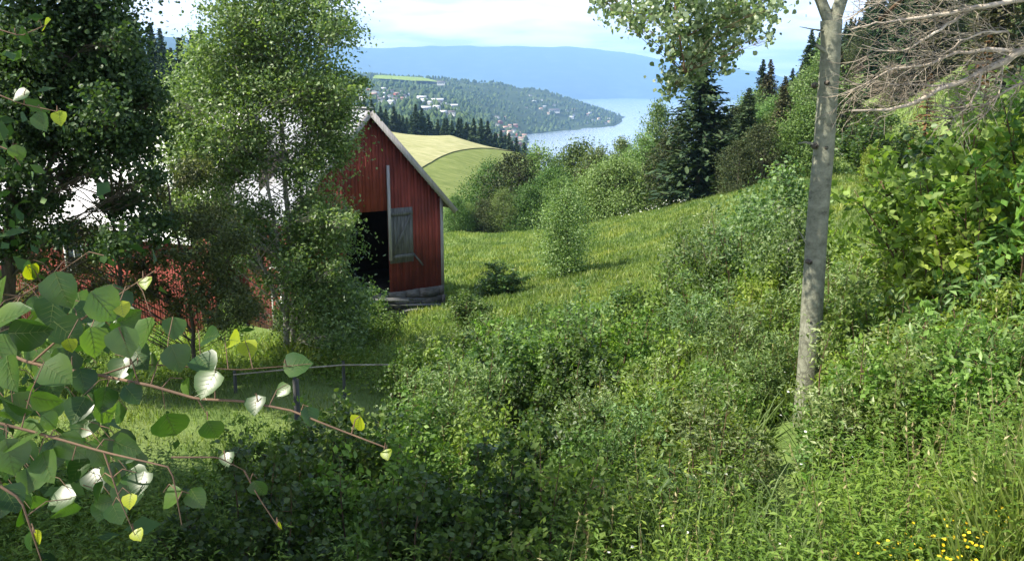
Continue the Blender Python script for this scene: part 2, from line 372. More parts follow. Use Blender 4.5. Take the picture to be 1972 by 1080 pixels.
def ground_mat():
    m, nt, out = newmat('ground_cover'); L = nt.links
    tc = nt.nodes.new('ShaderNodeTexCoord')

    def nz(scale, det=8, rough=.6):
        n = nt.nodes.new('ShaderNodeTexNoise'); n.inputs['Scale'].default_value = scale; n.inputs['Detail'].default_value = det; n.inputs['Roughness'].default_value = rough
        L.new(tc.outputs['Object'], n.inputs['Vector']); return n
    # near: meadow green; far: forest with clearings
    a = ramp(nt, [(.35, (.10, .16, .04)), (.5, (.145, .205, .06)), (.68, (.20, .25, .09))]); L.new(nz(.35, 10, .7).outputs['Fac'], a.inputs[0])
    b = ramp(nt, [(.35, (.022, .040, .016)), (.55, (.04, .062, .022)), (.66, (.07, .10, .035)), (.74, (.17, .21, .08))]); L.new(nz(.0035, 9, .68).outputs['Fac'], b.inputs[0])
    sep = nt.nodes.new('ShaderNodeSeparateXYZ'); L.new(tc.outputs['Object'], sep.inputs[0])
    mr = nt.nodes.new('ShaderNodeMapRange'); mr.inputs['From Min'].default_value = 430; mr.inputs['From Max'].default_value = 520; L.new(sep.outputs['Y'], mr.inputs['Value'])
    mx = nt.nodes.new('ShaderNodeMixRGB'); L.new(mr.outputs[0], mx.inputs[0]); L.new(a.outputs[0], mx.inputs[1]); L.new(b.outputs[0], mx.inputs[2])
    c = nz(.02, 4); cm = ramp(nt, [(.3, (.8, .8, .8)), (.7, (1.2, 1.15, 1.1))]); L.new(c.outputs['Fac'], cm.inputs[0])
    m2 = nt.nodes.new('ShaderNodeMixRGB'); m2.blend_type = 'MULTIPLY'; m2.inputs[0].default_value = 1; L.new(mx.outputs[0], m2.inputs[1]); L.new(cm.outputs[0], m2.inputs[2])
    p = nt.nodes.new('ShaderNodeBsdfPrincipled'); p.inputs['Roughness'].default_value = 1; p.inputs['Specular IOR Level'].default_value = .1
    L.new(m2.outputs[0], p.inputs['Base Color'])
    bb = nt.nodes.new('ShaderNodeBump'); bb.inputs['Distance'].default_value = .12; bb.inputs['Strength'].default_value = .6; L.new(nz(5, 6).outputs['Fac'], bb.inputs['Height'])
    L.new(bb.outputs[0], p.inputs['Normal']); L.new(p.outputs[0], out.inputs[0])
    return m


tag(g.obj('ground', ground_mat(), None, True), kind='structure')


def drape(name, rows, mat, lift, nu=60):
    """sheet on the ground; rows = (Y, px0, px1)"""
    b = MB(); V = []
    Ys = [r[0] for r in rows]; yy = np.exp(np.linspace(math.log(Ys[0]), math.log(Ys[-1]), 60))
    for y in yy:
        p0 = np.interp(y, Ys, [r[1] for r in rows]); p1 = np.interp(y, Ys, [r[2] for r in rows])
        k = y / 1.0
        x = (np.linspace(p0, p1, nu) - 986) / F * y
        V.append(np.stack([x, np.full(nu, y), hz(x, np.full(nu, y)) + lift], 1))
    V = np.concatenate(V); i = np.arange(59)[:, None] * nu; j = np.arange(nu - 1)[None]
    b.add(V, np.stack([i + j, i + j + 1, i + nu + j + 1, i + nu + j], -1).reshape(-1, 4))
    return b.obj(name, mat, None, True)


M['stubble'] = surf('stubble', [(.3, (.20, .21, .09)), (.5, (.29, .285, .145)), (.7, (.38, .36, .21))], .35, (.5, 1.2, 1), bump=0, rough=1, spec=0)
M['pasture'] = surf('pasture', [(.3, (.10, .13, .04)), (.55, (.15, .18, .06)), (.75, (.22, .235, .10))], .3, (.6, 1.2, 1), bump=0, rough=1, spec=0)
M['hay'] = surf('hay_meadow', [(.35, (.13, .19, .04)), (.55, (.19, .26, .06)), (.75, (.24, .30, .09))], .05, bump=0, rough=1, spec=0)
tag(drape('pasture_field', [(215, 780, 1010), (300, 700, 1030), (400, 690, 1040), (425, 690, 1040)], M['pasture'], .35), kind='structure')
tag(drape('stubble_field', [(262, 700, 800), (330, 690, 875), (385, 690, 950), (402, 690, 1000), (425, 690, 1020)], M['stubble'], .7), kind='structure')
tag(drape('far_field', [(3400, 725, 800), (3650, 728, 850), (3900, 735, 820)], M['hay'], 9), kind='structure')

# fjord
wm, nt, out = newmat('fjord_water')
p = nt.nodes.new('ShaderNodeBsdfPrincipled'); p.inputs['Base Color'].default_value = (.20, .26, .34, 1); p.inputs['Roughness'].default_value = .15; p.inputs['Specular IOR Level'].default_value = .8
tc = nt.nodes.new('ShaderNodeTexCoord'); mp = nt.nodes.new('ShaderNodeMapping'); mp.inputs['Scale'].default_value = (.02, .06, 1)
n = nt.nodes.new('ShaderNodeTexNoise'); n.inputs['Scale'].default_value = 1; n.inputs['Detail'].default_value = 6
b = nt.nodes.new('ShaderNodeBump'); b.inputs['Strength'].default_value = .22; b.inputs['Distance'].default_value = 2.0
nt.links.new(tc.outputs['Object'], mp.inputs[0]); nt.links.new(mp.outputs[0], n.inputs['Vector']); nt.links.new(n.outputs['Fac'], b.inputs['Height']); nt.links.new(b.outputs[0], p.inputs['Normal']); nt.links.new(p.outputs[0], out.inputs[0])
w = MB(); w.add([[-9000, 700, -150], [9000, 700, -150], [9000, 16000, -150], [-9000, 16000, -150]], [[0, 1, 2, 3]])
tag(w.obj('fjord_water', wm), kind='structure')


# ------------------------------------------------------------------ plants
def rdir(n):
    v = R.normal(size=(n, 3)); return v / np.linalg.norm(v, axis=1)[:, None]


def curve(a, b, n=5, sag=.12, rise=0.0):
    a = np.asarray(a, float); b = np.asarray(b, float); t = np.linspace(0, 1, n)[:, None]
    L = np.linalg.norm(b - a); off = R.normal(size=3) * sag * L
    P = a + (b - a) * t + np.sin(t * math.pi) * off[None]
    P[:, 2] += np.sin(t[:, 0] * math.pi) * rise * L
    return P


def clump_crown(leafmb, woodmb, trunk, clumps, nleaf, size, tmpl, rad=.03, up=.35, sub=14, tight=.30, flat=.8, twigs=True):
    """clumps: list of (x,y,z,r). trunk: polyline. limbs reach from the trunk to each clump."""
    trunk = np.asarray(trunk, float)
    C = np.asarray(clumps, float); wts = C[:, 3] ** 2; wts /= wts.sum()
    for (x, y, z, r), w_ in zip(C, wts):
        c = np.array([x, y, z])
        dz = z - trunk[:, 2]; d = np.linalg.norm(trunk[:, :2] - c[:2], axis=1) * .6
        score = np.abs(dz - np.maximum(d, .15 * r)); k = int(np.argmin(score))
        P = curve(trunk[k], c, 6, .06, .05); L = np.linalg.norm(c - trunk[k])
        woodmb.tube(P, np.linspace(rad * (.4 + .25 * L), rad * .25, 6), 5)
        n = max(8, int(nleaf * w_))
        m = max(3, int(sub))
        dirs = rdir(m) * (R.rand(m, 1) ** .45) * r; dirs[:, 2] *= flat
        sc_ = c + dirs
        if twigs:
            for q in sc_: woodmb.tube(curve(P[3 + R.randint(2)], q, 4, .1), np.linspace(rad * .3, rad * .08, 4), 3)
        idx = R.randint(0, m, n)
        off = R.normal(size=(n, 3)) * r * tight * (.4 + R.rand(m, 1)[idx]); off[:, 2] *= .8
        pos = sc_[idx] + off
        N = rdir(n) + np.array([0, 0, up]) + .4 * (pos - c) / r
        leafmb.leaves(pos, N, size * (.65 + .7 * R.rand(n)), tmpl)


def auto_clumps(h, w, n, z0=.3, shape='oval', r=.22):
    cl_ = []
    for k in range(n):
        t = (k + R.rand()) / n
        z = h * (z0 + (1 - z0) * t)
        if shape == 'oval': env = math.sin(math.pi * min(1, (.18 + .82 * t) ** .9)) ** .6
        elif shape == 'cone': env = (1 - t) ** .8 + .12
        elif shape == 'dome': env = math.sqrt(max(.02, 1 - t ** 2.2))
        else: env = .6
        a = R.rand() * 6.283 + k * 2.4; d = w * .5 * env * (.45 + .5 * R.rand())
        cl_.append((math.cos(a) * d, math.sin(a) * d, z - .05 * h, w * r * (.7 + .6 * R.rand()) * (.55 + .6 * env)))
    return cl_


def proto_tree(name, cat, h, w, nl, size, lm, bark='bark', n=34, shape='oval', z0=.2, r=.22, tmpl=RHOMB, rad=.03, tight=.32, sub=12, lean=.03):
    t = empty(name, (0, 0, -500)); tag(t, None, cat)
    tr = np.array([[R.normal() * lean * z, R.normal() * lean * z, z] for z in np.linspace(-.4, h * .92, 9)])
    lf, wd = MB(), MB()
    wd.tube(tr, np.linspace(h * .016 + .02, .015, 9), 7)
    clump_crown(lf, wd, tr, auto_clumps(h, w, n, z0, shape, r), nl, size, tmpl, rad, sub=sub, tight=tight)
    KIDS[t.name] = [wd.obj('trunk', M[bark], t, True), lf.obj('crown', M[lm], t)]
    return t


def proto_bush(name, cat, h, w, nstem, nl, size, lm, tmpl=RHOMB, bark='twig', low=.12, tight=.10, up=.5, ntw=9):
    t = empty(name, (0, 0, -500)); tag(t, None, cat)
    lf, wd = MB(), MB(); ends = []
    for s in range(nstem):
        a = R.rand() * 6.283; d = w * .5 * math.sqrt(R.rand()); hh = h * (1 - .45 * (d / (w * .5)) ** 2) * (.78 + .3 * R.rand())
        b0 = np.array([math.cos(a) * d * .25, math.sin(a) * d * .25, -.2]); e = np.array([math.cos(a) * d, math.sin(a) * d, hh])
        P = curve(b0, e, 7, .05); wd.tube(P, np.linspace(.008 + .006 * h, .004, 7), 4)
        for k in range(ntw):
            tt = low + (1 - low) * (k + R.rand()) / ntw; f = tt * 6; i0 = min(5, int(f)); q = P[i0] + (P[i0 + 1] - P[i0]) * (f - i0)
            L = h * .26 * (1.15 - tt) + .1
            dd = rdir(1)[0]; dd[2] = abs(dd[2]) * .6 + .2
            ends.append((q, q + dd * L)); wd.tube(np.array([q, q + dd * L * .5 + [0, 0, -.02], q + dd * L]), [.006, .004, .002], 3)
    A = np.array([e[0] for e in ends]); B = np.array([e[1] for e in ends])
    idx = R.randint(0, len(A), nl); t_ = (R.rand(nl, 1) ** .7) * 1.08
    pos = A[idx] + (B[idx] - A[idx]) * t_ + R.normal(size=(nl, 3)) * tight * h * .35
    pos[:, 2] = np.maximum(pos[:, 2], .02)
    N = rdir(nl) * .8 + np.array([0, 0, up]); Dn = (B[idx] - A[idx]) + R.normal(size=(nl, 3)) * .35
    lf.leaves(pos, N, size * (.6 + .8 * R.rand(nl)), tmpl, Dn)
    KIDS[t.name] = [wd.obj('stems', M[bark], t), lf.obj('foliage', M[lm], t)]
    return t


def proto_spruce(name, h, w, lm, nlev=26, spr=9, size=.5, bark='bark', gaps=.0, base=.06):
    t = empty(name, (0, 0, -500)); tag(t, None, 'spruce tree')
    lf, wd = MB(), MB()
    wd.tube([[0, 0, -.5], [.03 * h * .2, 0, h * .5], [0, 0, h]], [h * .017 + .04, h * .01, .01], 7)
    P_, N_, D_, S_ = [], [], [], []
    for l in range(nlev):
        tt = l / (nlev - 1); z = h * (base + (1 - base) * tt ** .93); L = w * .5 * ((1 - tt) ** .85 + .03) * (.8 + .4 * R.rand())
        nb = int(7 + 4 * (1 - tt))
        for b_ in range(nb):
            if R.rand() < gaps: continue
            a = R.rand() * 6.283; Lb = L * (.6 + .55 * R.rand()); dr = np.array([math.cos(a), math.sin(a), 0])
            tip = dr * Lb + np.array([0, 0, z - Lb * (.32 - .35 * tt)]); st = np.array([0, 0, z])
            if Lb > .5 and l % 2 == 0: wd.tube([st, (st + tip) / 2 + [0, 0, .04 * Lb], tip], [.03, .018, .006], 3)
            for k in range(spr):
                f = (k + .5 + R.rand() * .6) / spr; q = st + (tip - st) * f + R.normal(size=3) * .07 * Lb
                q[2] += .1 * Lb * math.sin(f * 3.1) + (.12 * Lb if f > .85 else 0)
                P_.append(q); sd = np.array([-dr[1], dr[0], 0]) * (R.rand() - .5) * 2.2
                D_.append(dr + sd + [0, 0, -.35]); N_.append([R.normal() * .5, R.normal() * .5, 1]); S_.append(size * (.6 + .7 * R.rand()) * (.55 + .55 * (1 - tt)))
    lf.leaves(np.array(P_), np.array(N_), np.array(S_), NEEDLE, np.array(D_))
    KIDS[t.name] = [wd.obj('trunk', M[bark], t, True), lf.obj('crown', M[lm], t)]
    return t


PROTOS = []


def P(o):
    PROTOS.append(o); return o


used = set()


def put(proto, px, Y, s, label, group=None, rz=None, dz=0.0, wide=1.0, x=None):
    """place a copy of proto on the ground below photo column px at depth Y"""
    if x is None: x = (px - 986) / F * Y * 1.0
    z = gz(x, Y) + dz
    k = float(wide)
    return copy_thing(proto, (x, Y, z), R.rand() * 6.283 if rz is None else rz, (s * k, s * k, s), label, group)


def xcol(px, py, Y):
    return at(px, py, Y)[0]


# ---- prototypes
b_round = P(proto_bush('broadleaf_shrub', 'shrub', 2.4, 2.6, 16, 5000, .105, 'shrub'))
b_yel = P(proto_bush('broadleaf_shrub', 'shrub', 2.2, 2.2, 14, 4600, .10, 'shrub_y'))
b_blue = P(proto_bush('willow_shrub', 'shrub', 2.6, 2.4, 14, 5000, .12, 'shrub_b', LONG))
b_will = P(proto_bush('willow_shrub', 'shrub', 2.8, 2.2, 12, 4800, .105, 'willow', LONG))
b_big = P(proto_bush('sallow_shrub', 'shrub', 1.9, 2.2, 16, 1900, .16, 'bigleaf', LONG, tight=.12))
b_dark = P(proto_bush('shade_toned_shrub', 'shrub', 2.4, 2.8, 16, 5600, .085, 'birch', ROUND))  # dark leaves carry painted shade meant for the foreground thicket
sap = P(proto_tree('aspen_sapling', 'sapling', 4.2, 1.9, 6800, .085, 'sapl', 'bark_pale', 26, 'oval', .15, .30, ROUND, .012, .4, 10))
sap2 = P(proto_tree('birch_sapling', 'sapling', 4.4, 2.4, 6500, .075, 'willow', 'bark', 30, 'oval', .08, .28, RHOMB, .012, .42, 10))
t_mid = [P(proto_tree('deciduous_tree', 'tree', 10, 8, 20000, .32, 'mid', 'bark', 60, 'dome', .03, .22, tight=.42)),
         P(proto_tree('deciduous_tree', 'tree', 11, 7.5, 19000, .30, 'mid', 'bark', 56, 'oval', .05, .23, tight=.42)),
         P(proto_tree('birch_tree', 'tree', 11, 6.5, 17000, .27, 'mid_l', 'bark_pale', 54, 'oval', .05, .23, tight=.42)),
         P(proto_tree('birch_tree', 'tree', 12, 5.2, 15000, .26, 'mid_l', 'bark_pale', 56, 'cone', .05, .26, tight=.42))]
sap3 = P(proto_tree('birch_sapling', 'sapling', 4.6, 2.2, 16000, .105, 'shrub_b', 'bark', 50, 'oval', .03, .27, RHOMB, .014, .42, 10))
t_gr = P(proto_tree('deciduous_tree', 'tree', 10, 6.5, 9000, .30, 'olive', 'bark', 44, 'oval', .06, .20))
t_gr2 = P(proto_tree('deciduous_tree', 'tree', 9, 7, 6000, .26, 'greybrown', 'bark', 44, 'dome', .06, .20))
t_shade = P(proto_tree('deciduous_tree', 'tree', 12.2, 6.0, 30000, .20, 'mid', 'bark', 70, 'oval', .08, .26, tight=.42))
t_rbush = P(proto_tree('round_tree', 'tree', 5.4, 7.4, 34000, .21, 'mid_l', 'bark', 90, 'dome', .02, .17, tight=.42))
s_hi = P(proto_spruce('spruce_tree', 15, 6.6, 'spruce', 56, 18, .66, base=.03))
s_br = P(proto_spruce('spruce_tree', 14, 6.5, 'pine_brown', 56, 20, .60, gaps=.1, base=.03))
s_lo = P(proto_spruce('spruce_tree', 16, 6.8, 'spruce', 30, 7, 1.7, base=.03))
s_sl = P(proto_spruce('spruce_tree', 13, 5.0, 'spruce', 40, 10, 1.05, base=.03))

# ---- shrubs by zone: (protos, n, px range, Y range, scale range, label, group)
ZONES = [
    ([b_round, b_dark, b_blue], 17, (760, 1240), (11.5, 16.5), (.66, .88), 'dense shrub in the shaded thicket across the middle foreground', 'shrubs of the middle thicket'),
    ([b_will, b_yel], 8, (800, 980), (16, 20), (.55, .68), 'sunlit pale green shrub at the thicket edge just below the barn corner', 'pale shrubs below the barn corner'),
    ([b_round, b_blue, b_will, b_yel], 14, (1010, 1290), (14, 20), (.38, .55), 'sunlit light green shrub between the meadow and the shaded thicket', 'sunlit shrubs below the meadow'),
    ([b_round, b_yel, b_blue, b_will], 22, (1300, 1580), (15, 26), (.7, 1.05), 'leafy green shrub on the bank left of the aspen trunk', 'shrubs on the bank by the aspen'),
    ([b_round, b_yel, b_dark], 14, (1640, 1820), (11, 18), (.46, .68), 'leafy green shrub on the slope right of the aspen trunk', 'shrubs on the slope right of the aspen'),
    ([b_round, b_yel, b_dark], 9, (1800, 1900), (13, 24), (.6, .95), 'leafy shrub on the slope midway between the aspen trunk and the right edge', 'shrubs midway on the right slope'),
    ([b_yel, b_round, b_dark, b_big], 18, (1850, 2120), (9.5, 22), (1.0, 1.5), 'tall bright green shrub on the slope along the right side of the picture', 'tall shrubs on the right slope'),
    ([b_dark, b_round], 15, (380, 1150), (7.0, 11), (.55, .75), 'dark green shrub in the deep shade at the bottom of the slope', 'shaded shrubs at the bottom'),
    ([b_round, b_yel, b_blue], 26, (1150, 1560), (7.5, 15), (.46, .74), 'low bushy weed-like shrub in the open ground left of the aspen foot', 'low shrubs left of the aspen foot'),
    ([b_yel, b_round], 20, (1600, 1960), (7.2, 13), (.42, .66), 'low bushy weed-like shrub in the open ground right of the aspen foot', 'low shrubs right of the aspen foot'),
    ([b_big, b_will, b_big], 22, (1120, 1800), (6.8, 12), (.44, .70), 'big-leaved low shrub among the weeds below the aspen', 'big-leaved shrubs below the aspen'),
    ([b_big], 8, (1760, 2050), (7.6, 10.5), (.6, .85), 'big-leaved sallow shrub on the right beside the bare earth', 'big-leaved shrubs on the right'),
    ([b_dark, b_round, b_blue], 8, (540, 730), (24, 29), (.55, .8), 'dark shrub in the shade before the barn gable', 'shrubs before the barn gable'),
    ([b_round, b_yel], 7, (20, 420), (19, 30), (.45, .7), 'low shrub beneath the trees left of the barn', 'low shrubs beneath the left trees'),
]
for prs, n, pr, yr, sr, lab, grp in ZONES:
    for k in range(n):
        px = pr[0] + (pr[1] - pr[0]) * ((k + R.rand()) / n); t_ = (k * .618 + R.rand() * .25) % 1; Yz = yr[0] + (yr[1] - yr[0]) * t_
        if Yz < 10.6 and 1395 < px < 1690: px = 1385 if px < 1545 else 1700
        put(prs[k % len(prs)], px, Yz, sr[0] + (sr[1] - sr[0]) * R.rand(), lab, grp)

# ---- single, recognisable plants
put(sap3, 1095, 41, 1.0, 'lone young birch standing in the meadow right of the barn', wide=1.0)
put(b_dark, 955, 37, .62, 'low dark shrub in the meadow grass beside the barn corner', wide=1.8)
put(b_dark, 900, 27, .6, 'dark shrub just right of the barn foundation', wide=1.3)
put(sap, 1505, 19, .86, 'silvery aspen sapling close against the left side of the aspen trunk', wide=1.0)
put(sap, 1440, 24, .72, 'pale aspen sapling second to the left of the aspen trunk', wide=1.1)
put(sap, 1530, 15, .62, 'short aspen sapling with thin stem behind the aspen trunk')
put(t_rbush, 1185, 84, 1.05, 'round bright green tree at the far edge of the meadow')
put(s_hi, 1345, 76, .99, 'tall dark spruce standing highest behind the meadow', wide=1.25)
put(s_hi, 1432, 72, .55, 'short dark spruce to the right of the tall spruce', wide=1.35)
put(t_gr, 1308, 80, .85, 'olive bushy tree crowded against the left side of the tall spruce')
put(t_gr, 1405, 80, .8, 'green bushy tree against the right side of the tall spruce')
put(t_mid[3], 1195, 112, 1.05, 'slim pale birch with pointed top before the fjord water', wide=.9)
put(t_mid[3], 1262, 100, 1.15, 'tall slim birch left of the tall spruce, reaching above the water', wide=.8)
put(t_mid[2], 1235, 95, .85, 'pale birch between the round tree and the slim birch')

# treeline beyond the meadow
for k, (px, Y, s, pi) in enumerate([(905, 120, .72, 0), (950, 112, .78, 1), (995, 108, .95, 0), (1035, 115, 1.0, 1), (1075, 118, 1.05, 0), (1110, 125, 1.1, 1),
                                    (930, 98, .50, 2), (970, 98, .55, 0), (1020, 98, .68, 0), (1060, 100, .72, 1), (1130, 104, .8, 0), (1150, 118, 1.0, 1), (1230, 120, 1.0, 0), (1290, 108, .95, 2),
                                    (1140, 97, .5, 2), (900, 99, .4, 0), (875, 97, .42, 1), (1085, 97, .6, 0)]):
    put([t_mid[pi], t_mid[pi], t_gr, t_mid[2]][k % 4], px, Y, s * (.82 + .42 * R.rand()), 'leafy tree in the row along the far edge of the meadow', 'trees along the far edge of the meadow')
for k, (px, Y, s) in enumerate([(1020, 190, .95), (1045, 180, .9), (1075, 170, .95), (1105, 175, 1.0), (1125, 165, .95), (1060, 200, 1.0), (1090, 150, .8), (1150, 160, .7)]):
    put([s_lo, t_mid[1]][k % 2], px, Y, s, 'dark tree rising behind the meadow tree row before the water', 'dark trees before the water')

# wooded slope on the right
for k in range(190):
    t_ = (k + R.rand()) / 190; px = 1400 + 620 * t_; lo = 62 + 0 * t_
    Y = lo + (R.rand() ** .8) * (210 - lo) if px > 1480 else 62 + R.rand() * 70
    pr = [t_mid[0], t_gr, t_mid[1], s_br, t_mid[2], t_gr, t_mid[3], s_hi, t_gr][k % 9] if px < 1590 else [t_gr, t_gr2, s_sl, s_hi, s_br, t_gr, s_hi][k % 7]
    put(pr, px, Y, (.55 + .35 * R.rand()) * (1.0 if Y > 80 else .72), 'tree of the mixed wood on the steep right hillside', 'trees on the right hillside')
for px, Y, s in [(1500, 150, .8), (1520, 165, .8), (1540, 175, .85), (1560, 190, .8), (1480, 140, .7), (1600, 200, .8), (1640, 200, .8), (1462, 135, .55), (1445, 132, .5), (1425, 128, .5)]:
    put([t_gr, s_hi, t_gr, t_mid[1], t_gr2][int(px + Y) % 5], px, Y, s, 'tree standing on the skyline of the right hillside', 'skyline trees on the right')
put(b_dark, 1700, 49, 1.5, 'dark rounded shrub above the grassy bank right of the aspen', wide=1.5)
put(b_yel, 1668, 46, 1.1, 'yellow-green sapling bush on the grassy bank beside the aspen trunk', wide=.6)
put(b_will, 1780, 47, .8, 'pale flowering shrub at the right end of the grassy bank', wide=1.2)

# spruce belt behind the stubble field
for k in range(70):
    px = 690 + 320 * ((k + R.rand()) / 70); row = k % 3
    Y = 470 + row * 28 + R.rand() * 15
    put(s_lo, px, Y, .95 + .45 * R.rand(), 'dark spruce in the belt behind the stubble field', 'spruces behind the stubble field', wide=1.15)
# forested rise at the left
for k in range(60):
    px = 20 + 640 * ((k + R.rand()) / 60); Y = 190 + 120 * R.rand()
    put([s_lo, s_hi][k % 5 == 0], px, Y, .9 + .5 * R.rand(), 'dark spruce on the rise behind the barn roof', 'spruces behind the barn')

# far woods: one mass
fw = MB(); nfar = 15000
u = (R.rand(nfar) * 1150 + 300 - 986) / F; yl = np.exp(R.rand(nfar) * math.log(5200 / 540) + math.log(540))
xf = u * yl; zf = hz(xf, yl)
pxf = u * F + 986
infield = (yl > 3350) & (yl < 3950) & (pxf > 722) & (pxf < 855)
town = ((pxf > 690) & (pxf < 900) & (yl > 1500) & (yl < 2600)) | ((pxf > 950) & (pxf < 1010) & (yl > 1700) & (yl < 3000))
ok = (zf > -147) & (~infield) & (~town | (R.rand(nfar) < .35))
xf, yl2, zf = xf[ok], yl[ok], zf[ok]
nf = len(xf)
hgt = (9 + 8 * R.rand(nf)); wid = hgt * (.28 + .25 * R.rand(nf)) * 1.2
ring = 5; a0 = R.rand(nf, 1) * 6.283 + np.linspace(0, 6.283, ring, endpoint=False)[None]
rr_ = wid[:, None] * (.7 + .6 * R.rand(nf, ring))
base_ = np.stack([xf[:, None] + np.cos(a0) * rr_, yl2[:, None] + np.sin(a0) * rr_, np.repeat((zf + hgt * .05)[:, None], ring, 1)], -1)
midr = np.stack([xf[:, None] + np.cos(a0 + .5) * rr_ * .75, yl2[:, None] + np.sin(a0 + .5) * rr_ * .75, (zf + hgt * .5)[:, None] + R.normal(size=(nf, ring))], -1)
top_ = np.stack([xf, yl2, zf + hgt], -1)[:, None, :]
Vf = np.concatenate([base_, midr, top_], 1)
q = []
for k in range(ring):
    k2 = (k + 1) % ring
    q += [[k, k2, ring + k2], [k, ring + k2, ring + k], [ring + k, ring + k2, 2 * ring]]
q = np.array(q); fw.add(Vf.reshape(-1, 3), (q[None] + (np.arange(nf) * (2 * ring + 1))[:, None, None]).reshape(-1, 3))
fwo = fw.obj('distant_forest', M['far']); tag(fwo, 'dark distant woods covering the slopes around the far town', 'forest', kind='stuff')


# ---- town houses
def house(wallc, roofc, nm):
    t = empty(nm, (0, 0, -500)); tag(t, None, 'house')
    a = MB(); L_, W_, H_ = 13, 9, 5.5
    a.add([[-L_ / 2, -W_ / 2, -3], [L_ / 2, -W_ / 2, -3], [L_ / 2, W_ / 2, -3], [-L_ / 2, W_ / 2, -3], [-L_ / 2, -W_ / 2, H_], [L_ / 2, -W_ / 2, H_], [L_ / 2, W_ / 2, H_], [-L_ / 2, W_ / 2, H_], [-L_ / 2, 0, H_ + 3], [L_ / 2, 0, H_ + 3]],
          [[0, 1, 5, 4], [2, 3, 7, 6]]); a.add([[L_ / 2, -W_ / 2, -3], [L_ / 2, W_ / 2, -3], [L_ / 2, W_ / 2, H_], [L_ / 2, 0, H_ + 3], [L_ / 2, -W_ / 2, H_]], [[0, 1, 2, 3, 4]])
    a.add([[-L_ / 2, -W_ / 2, -3], [-L_ / 2, W_ / 2, -3], [-L_ / 2, W_ / 2, H_], [-L_ / 2, 0, H_ + 3], [-L_ / 2, -W_ / 2, H_]], [[4, 3, 2, 1, 0]])
    r = MB()
    for s in (-1, 1):
        r.box((0, s * W_ / 4 * 1.1, H_ + 1.55), (L_ + 1, W_ / 2 * 1.32, .3), rx=-s * math.atan2(3, W_ / 2))
    wo = a.obj('wall', wallc, t); ro = r.obj('roof', roofc, t)
    KIDS[t.name] = [wo, ro]
    for k in range(4):
        wi = MB(); wi.box((-4.5 + 3 * k, -W_ / 2 - .06, 2.6), (1.3, .12, 1.4)); KIDS[t.name].append(wi.obj('window', M['black'], t))
    return t


def flat(name, c, rough=.7):
    return surf(name, [(.3, tuple(v * .85 for v in c)), (.7, c)], 1.5, bump=0, rough=rough)


h_w = P(house(flat('house_white', (.6, .6, .58)), flat('roof_dark', (.10, .09, .09)), 'white_house'))
h_g = P(house(flat('house_grey', (.45, .46, .48)), flat('roof_light', (.5, .51, .54)), 'grey_house'))
h_r = P(house(flat('house_red', (.33, .10, .08)), flat('roof_brown', (.30, .20, .17)), 'red_house'))
h_y = P(house(flat('house_cream', (.66, .58, .42)), flat('roof_tile', (.42, .25, .19)), 'cream_house'))


def houses(n, pr, yr, protos, lab, grp, wide=1.0):
    for k in range(n):
        pxk = pr[0] + (pr[1] - pr[0]) * ((k * .618 + R.rand() * .1) % 1); Yk = yr[0] + (yr[1] - yr[0]) * ((k + R.rand()) / n)
        xk = (pxk - 986) / F * Yk
        if gz(xk, Yk) < -147: continue
        put(protos[k % len(protos)], pxk, Yk, (.7 + .35 * R.rand()), lab, grp, rz=R.normal() * .5, dz=1.5, wide=wide * (.9 + .6 * R.rand()))


houses(26, (690, 790), (1750, 2500), [h_w, h_g, h_w, h_r], 'small house in the left part of the far town', 'houses in the left part of the far town')
houses(16, (800, 880), (1550, 2300), [h_w, h_g, h_g], 'pale house in the middle of the far town', 'houses in the middle of the far town')
houses(24, (955, 1012), (1800, 3000), [h_y, h_w, h_r, h_y], 'house crowded near the fjord shore behind the spruce belt', 'houses near the fjord shore')
houses(22, (1010, 1175), (3480, 3950), [h_w, h_g, h_y], 'tiny house on the wooded headland in the fjord', 'houses on the headland')
for k, (px, Y, s, wd_) in enumerate([(842, 2330, 1.1, 2.8), (868, 2280, 1.0, 3.2), (816, 2300, 1.0, 1.8)]):
    put(h_g, px, Y, s, ['long pale industrial hall, middle of the three in the far town', 'longest pale industrial hall at the right of the far town', 'shorter pale industrial hall left of the other two'][k], rz=.05, dz=3, wide=wd_)
put(h_w, 853, 3500, 1.5, 'white farmhouse beside the far green field', rz=0, dz=6, wide=1.6)
put(h_w, 1066, 3600, 1.5, 'large white building alone on the headland slope', rz=0, dz=6, wide=2.2)

# ------------------------------------------------------------------ barn
PHI = math.radians(34)
GB = -9.6                                   # world z of the barn's local zero
barn = empty('red_barn', (-5.88, 35.0, GB), PHI)
tag(barn, 'weathered red wooden barn with metal roof and open gable door behind the trees', 'barn')
WH, EV, RG = 3.36, 4.97, 8.70               # half width, wall top, ridge underside
SL = (RG - EV) / WH; LEN = 17.0


def poly_prism(pts, y0, y1):
    """pts in (x,z) ccw; extruded along y"""
    n = len(pts); b = MB()
    V = [[p[0], y0, p[1]] for p in pts] + [[p[0], y1, p[1]] for p in pts]
    b.add(V, [list(range(n))]); b.add(V, [list(range(2 * n - 1, n - 1, -1))])
    b.add(V, [[k, n + k, n + (k + 1) % n, (k + 1) % n] for k in range(n)])
    return b


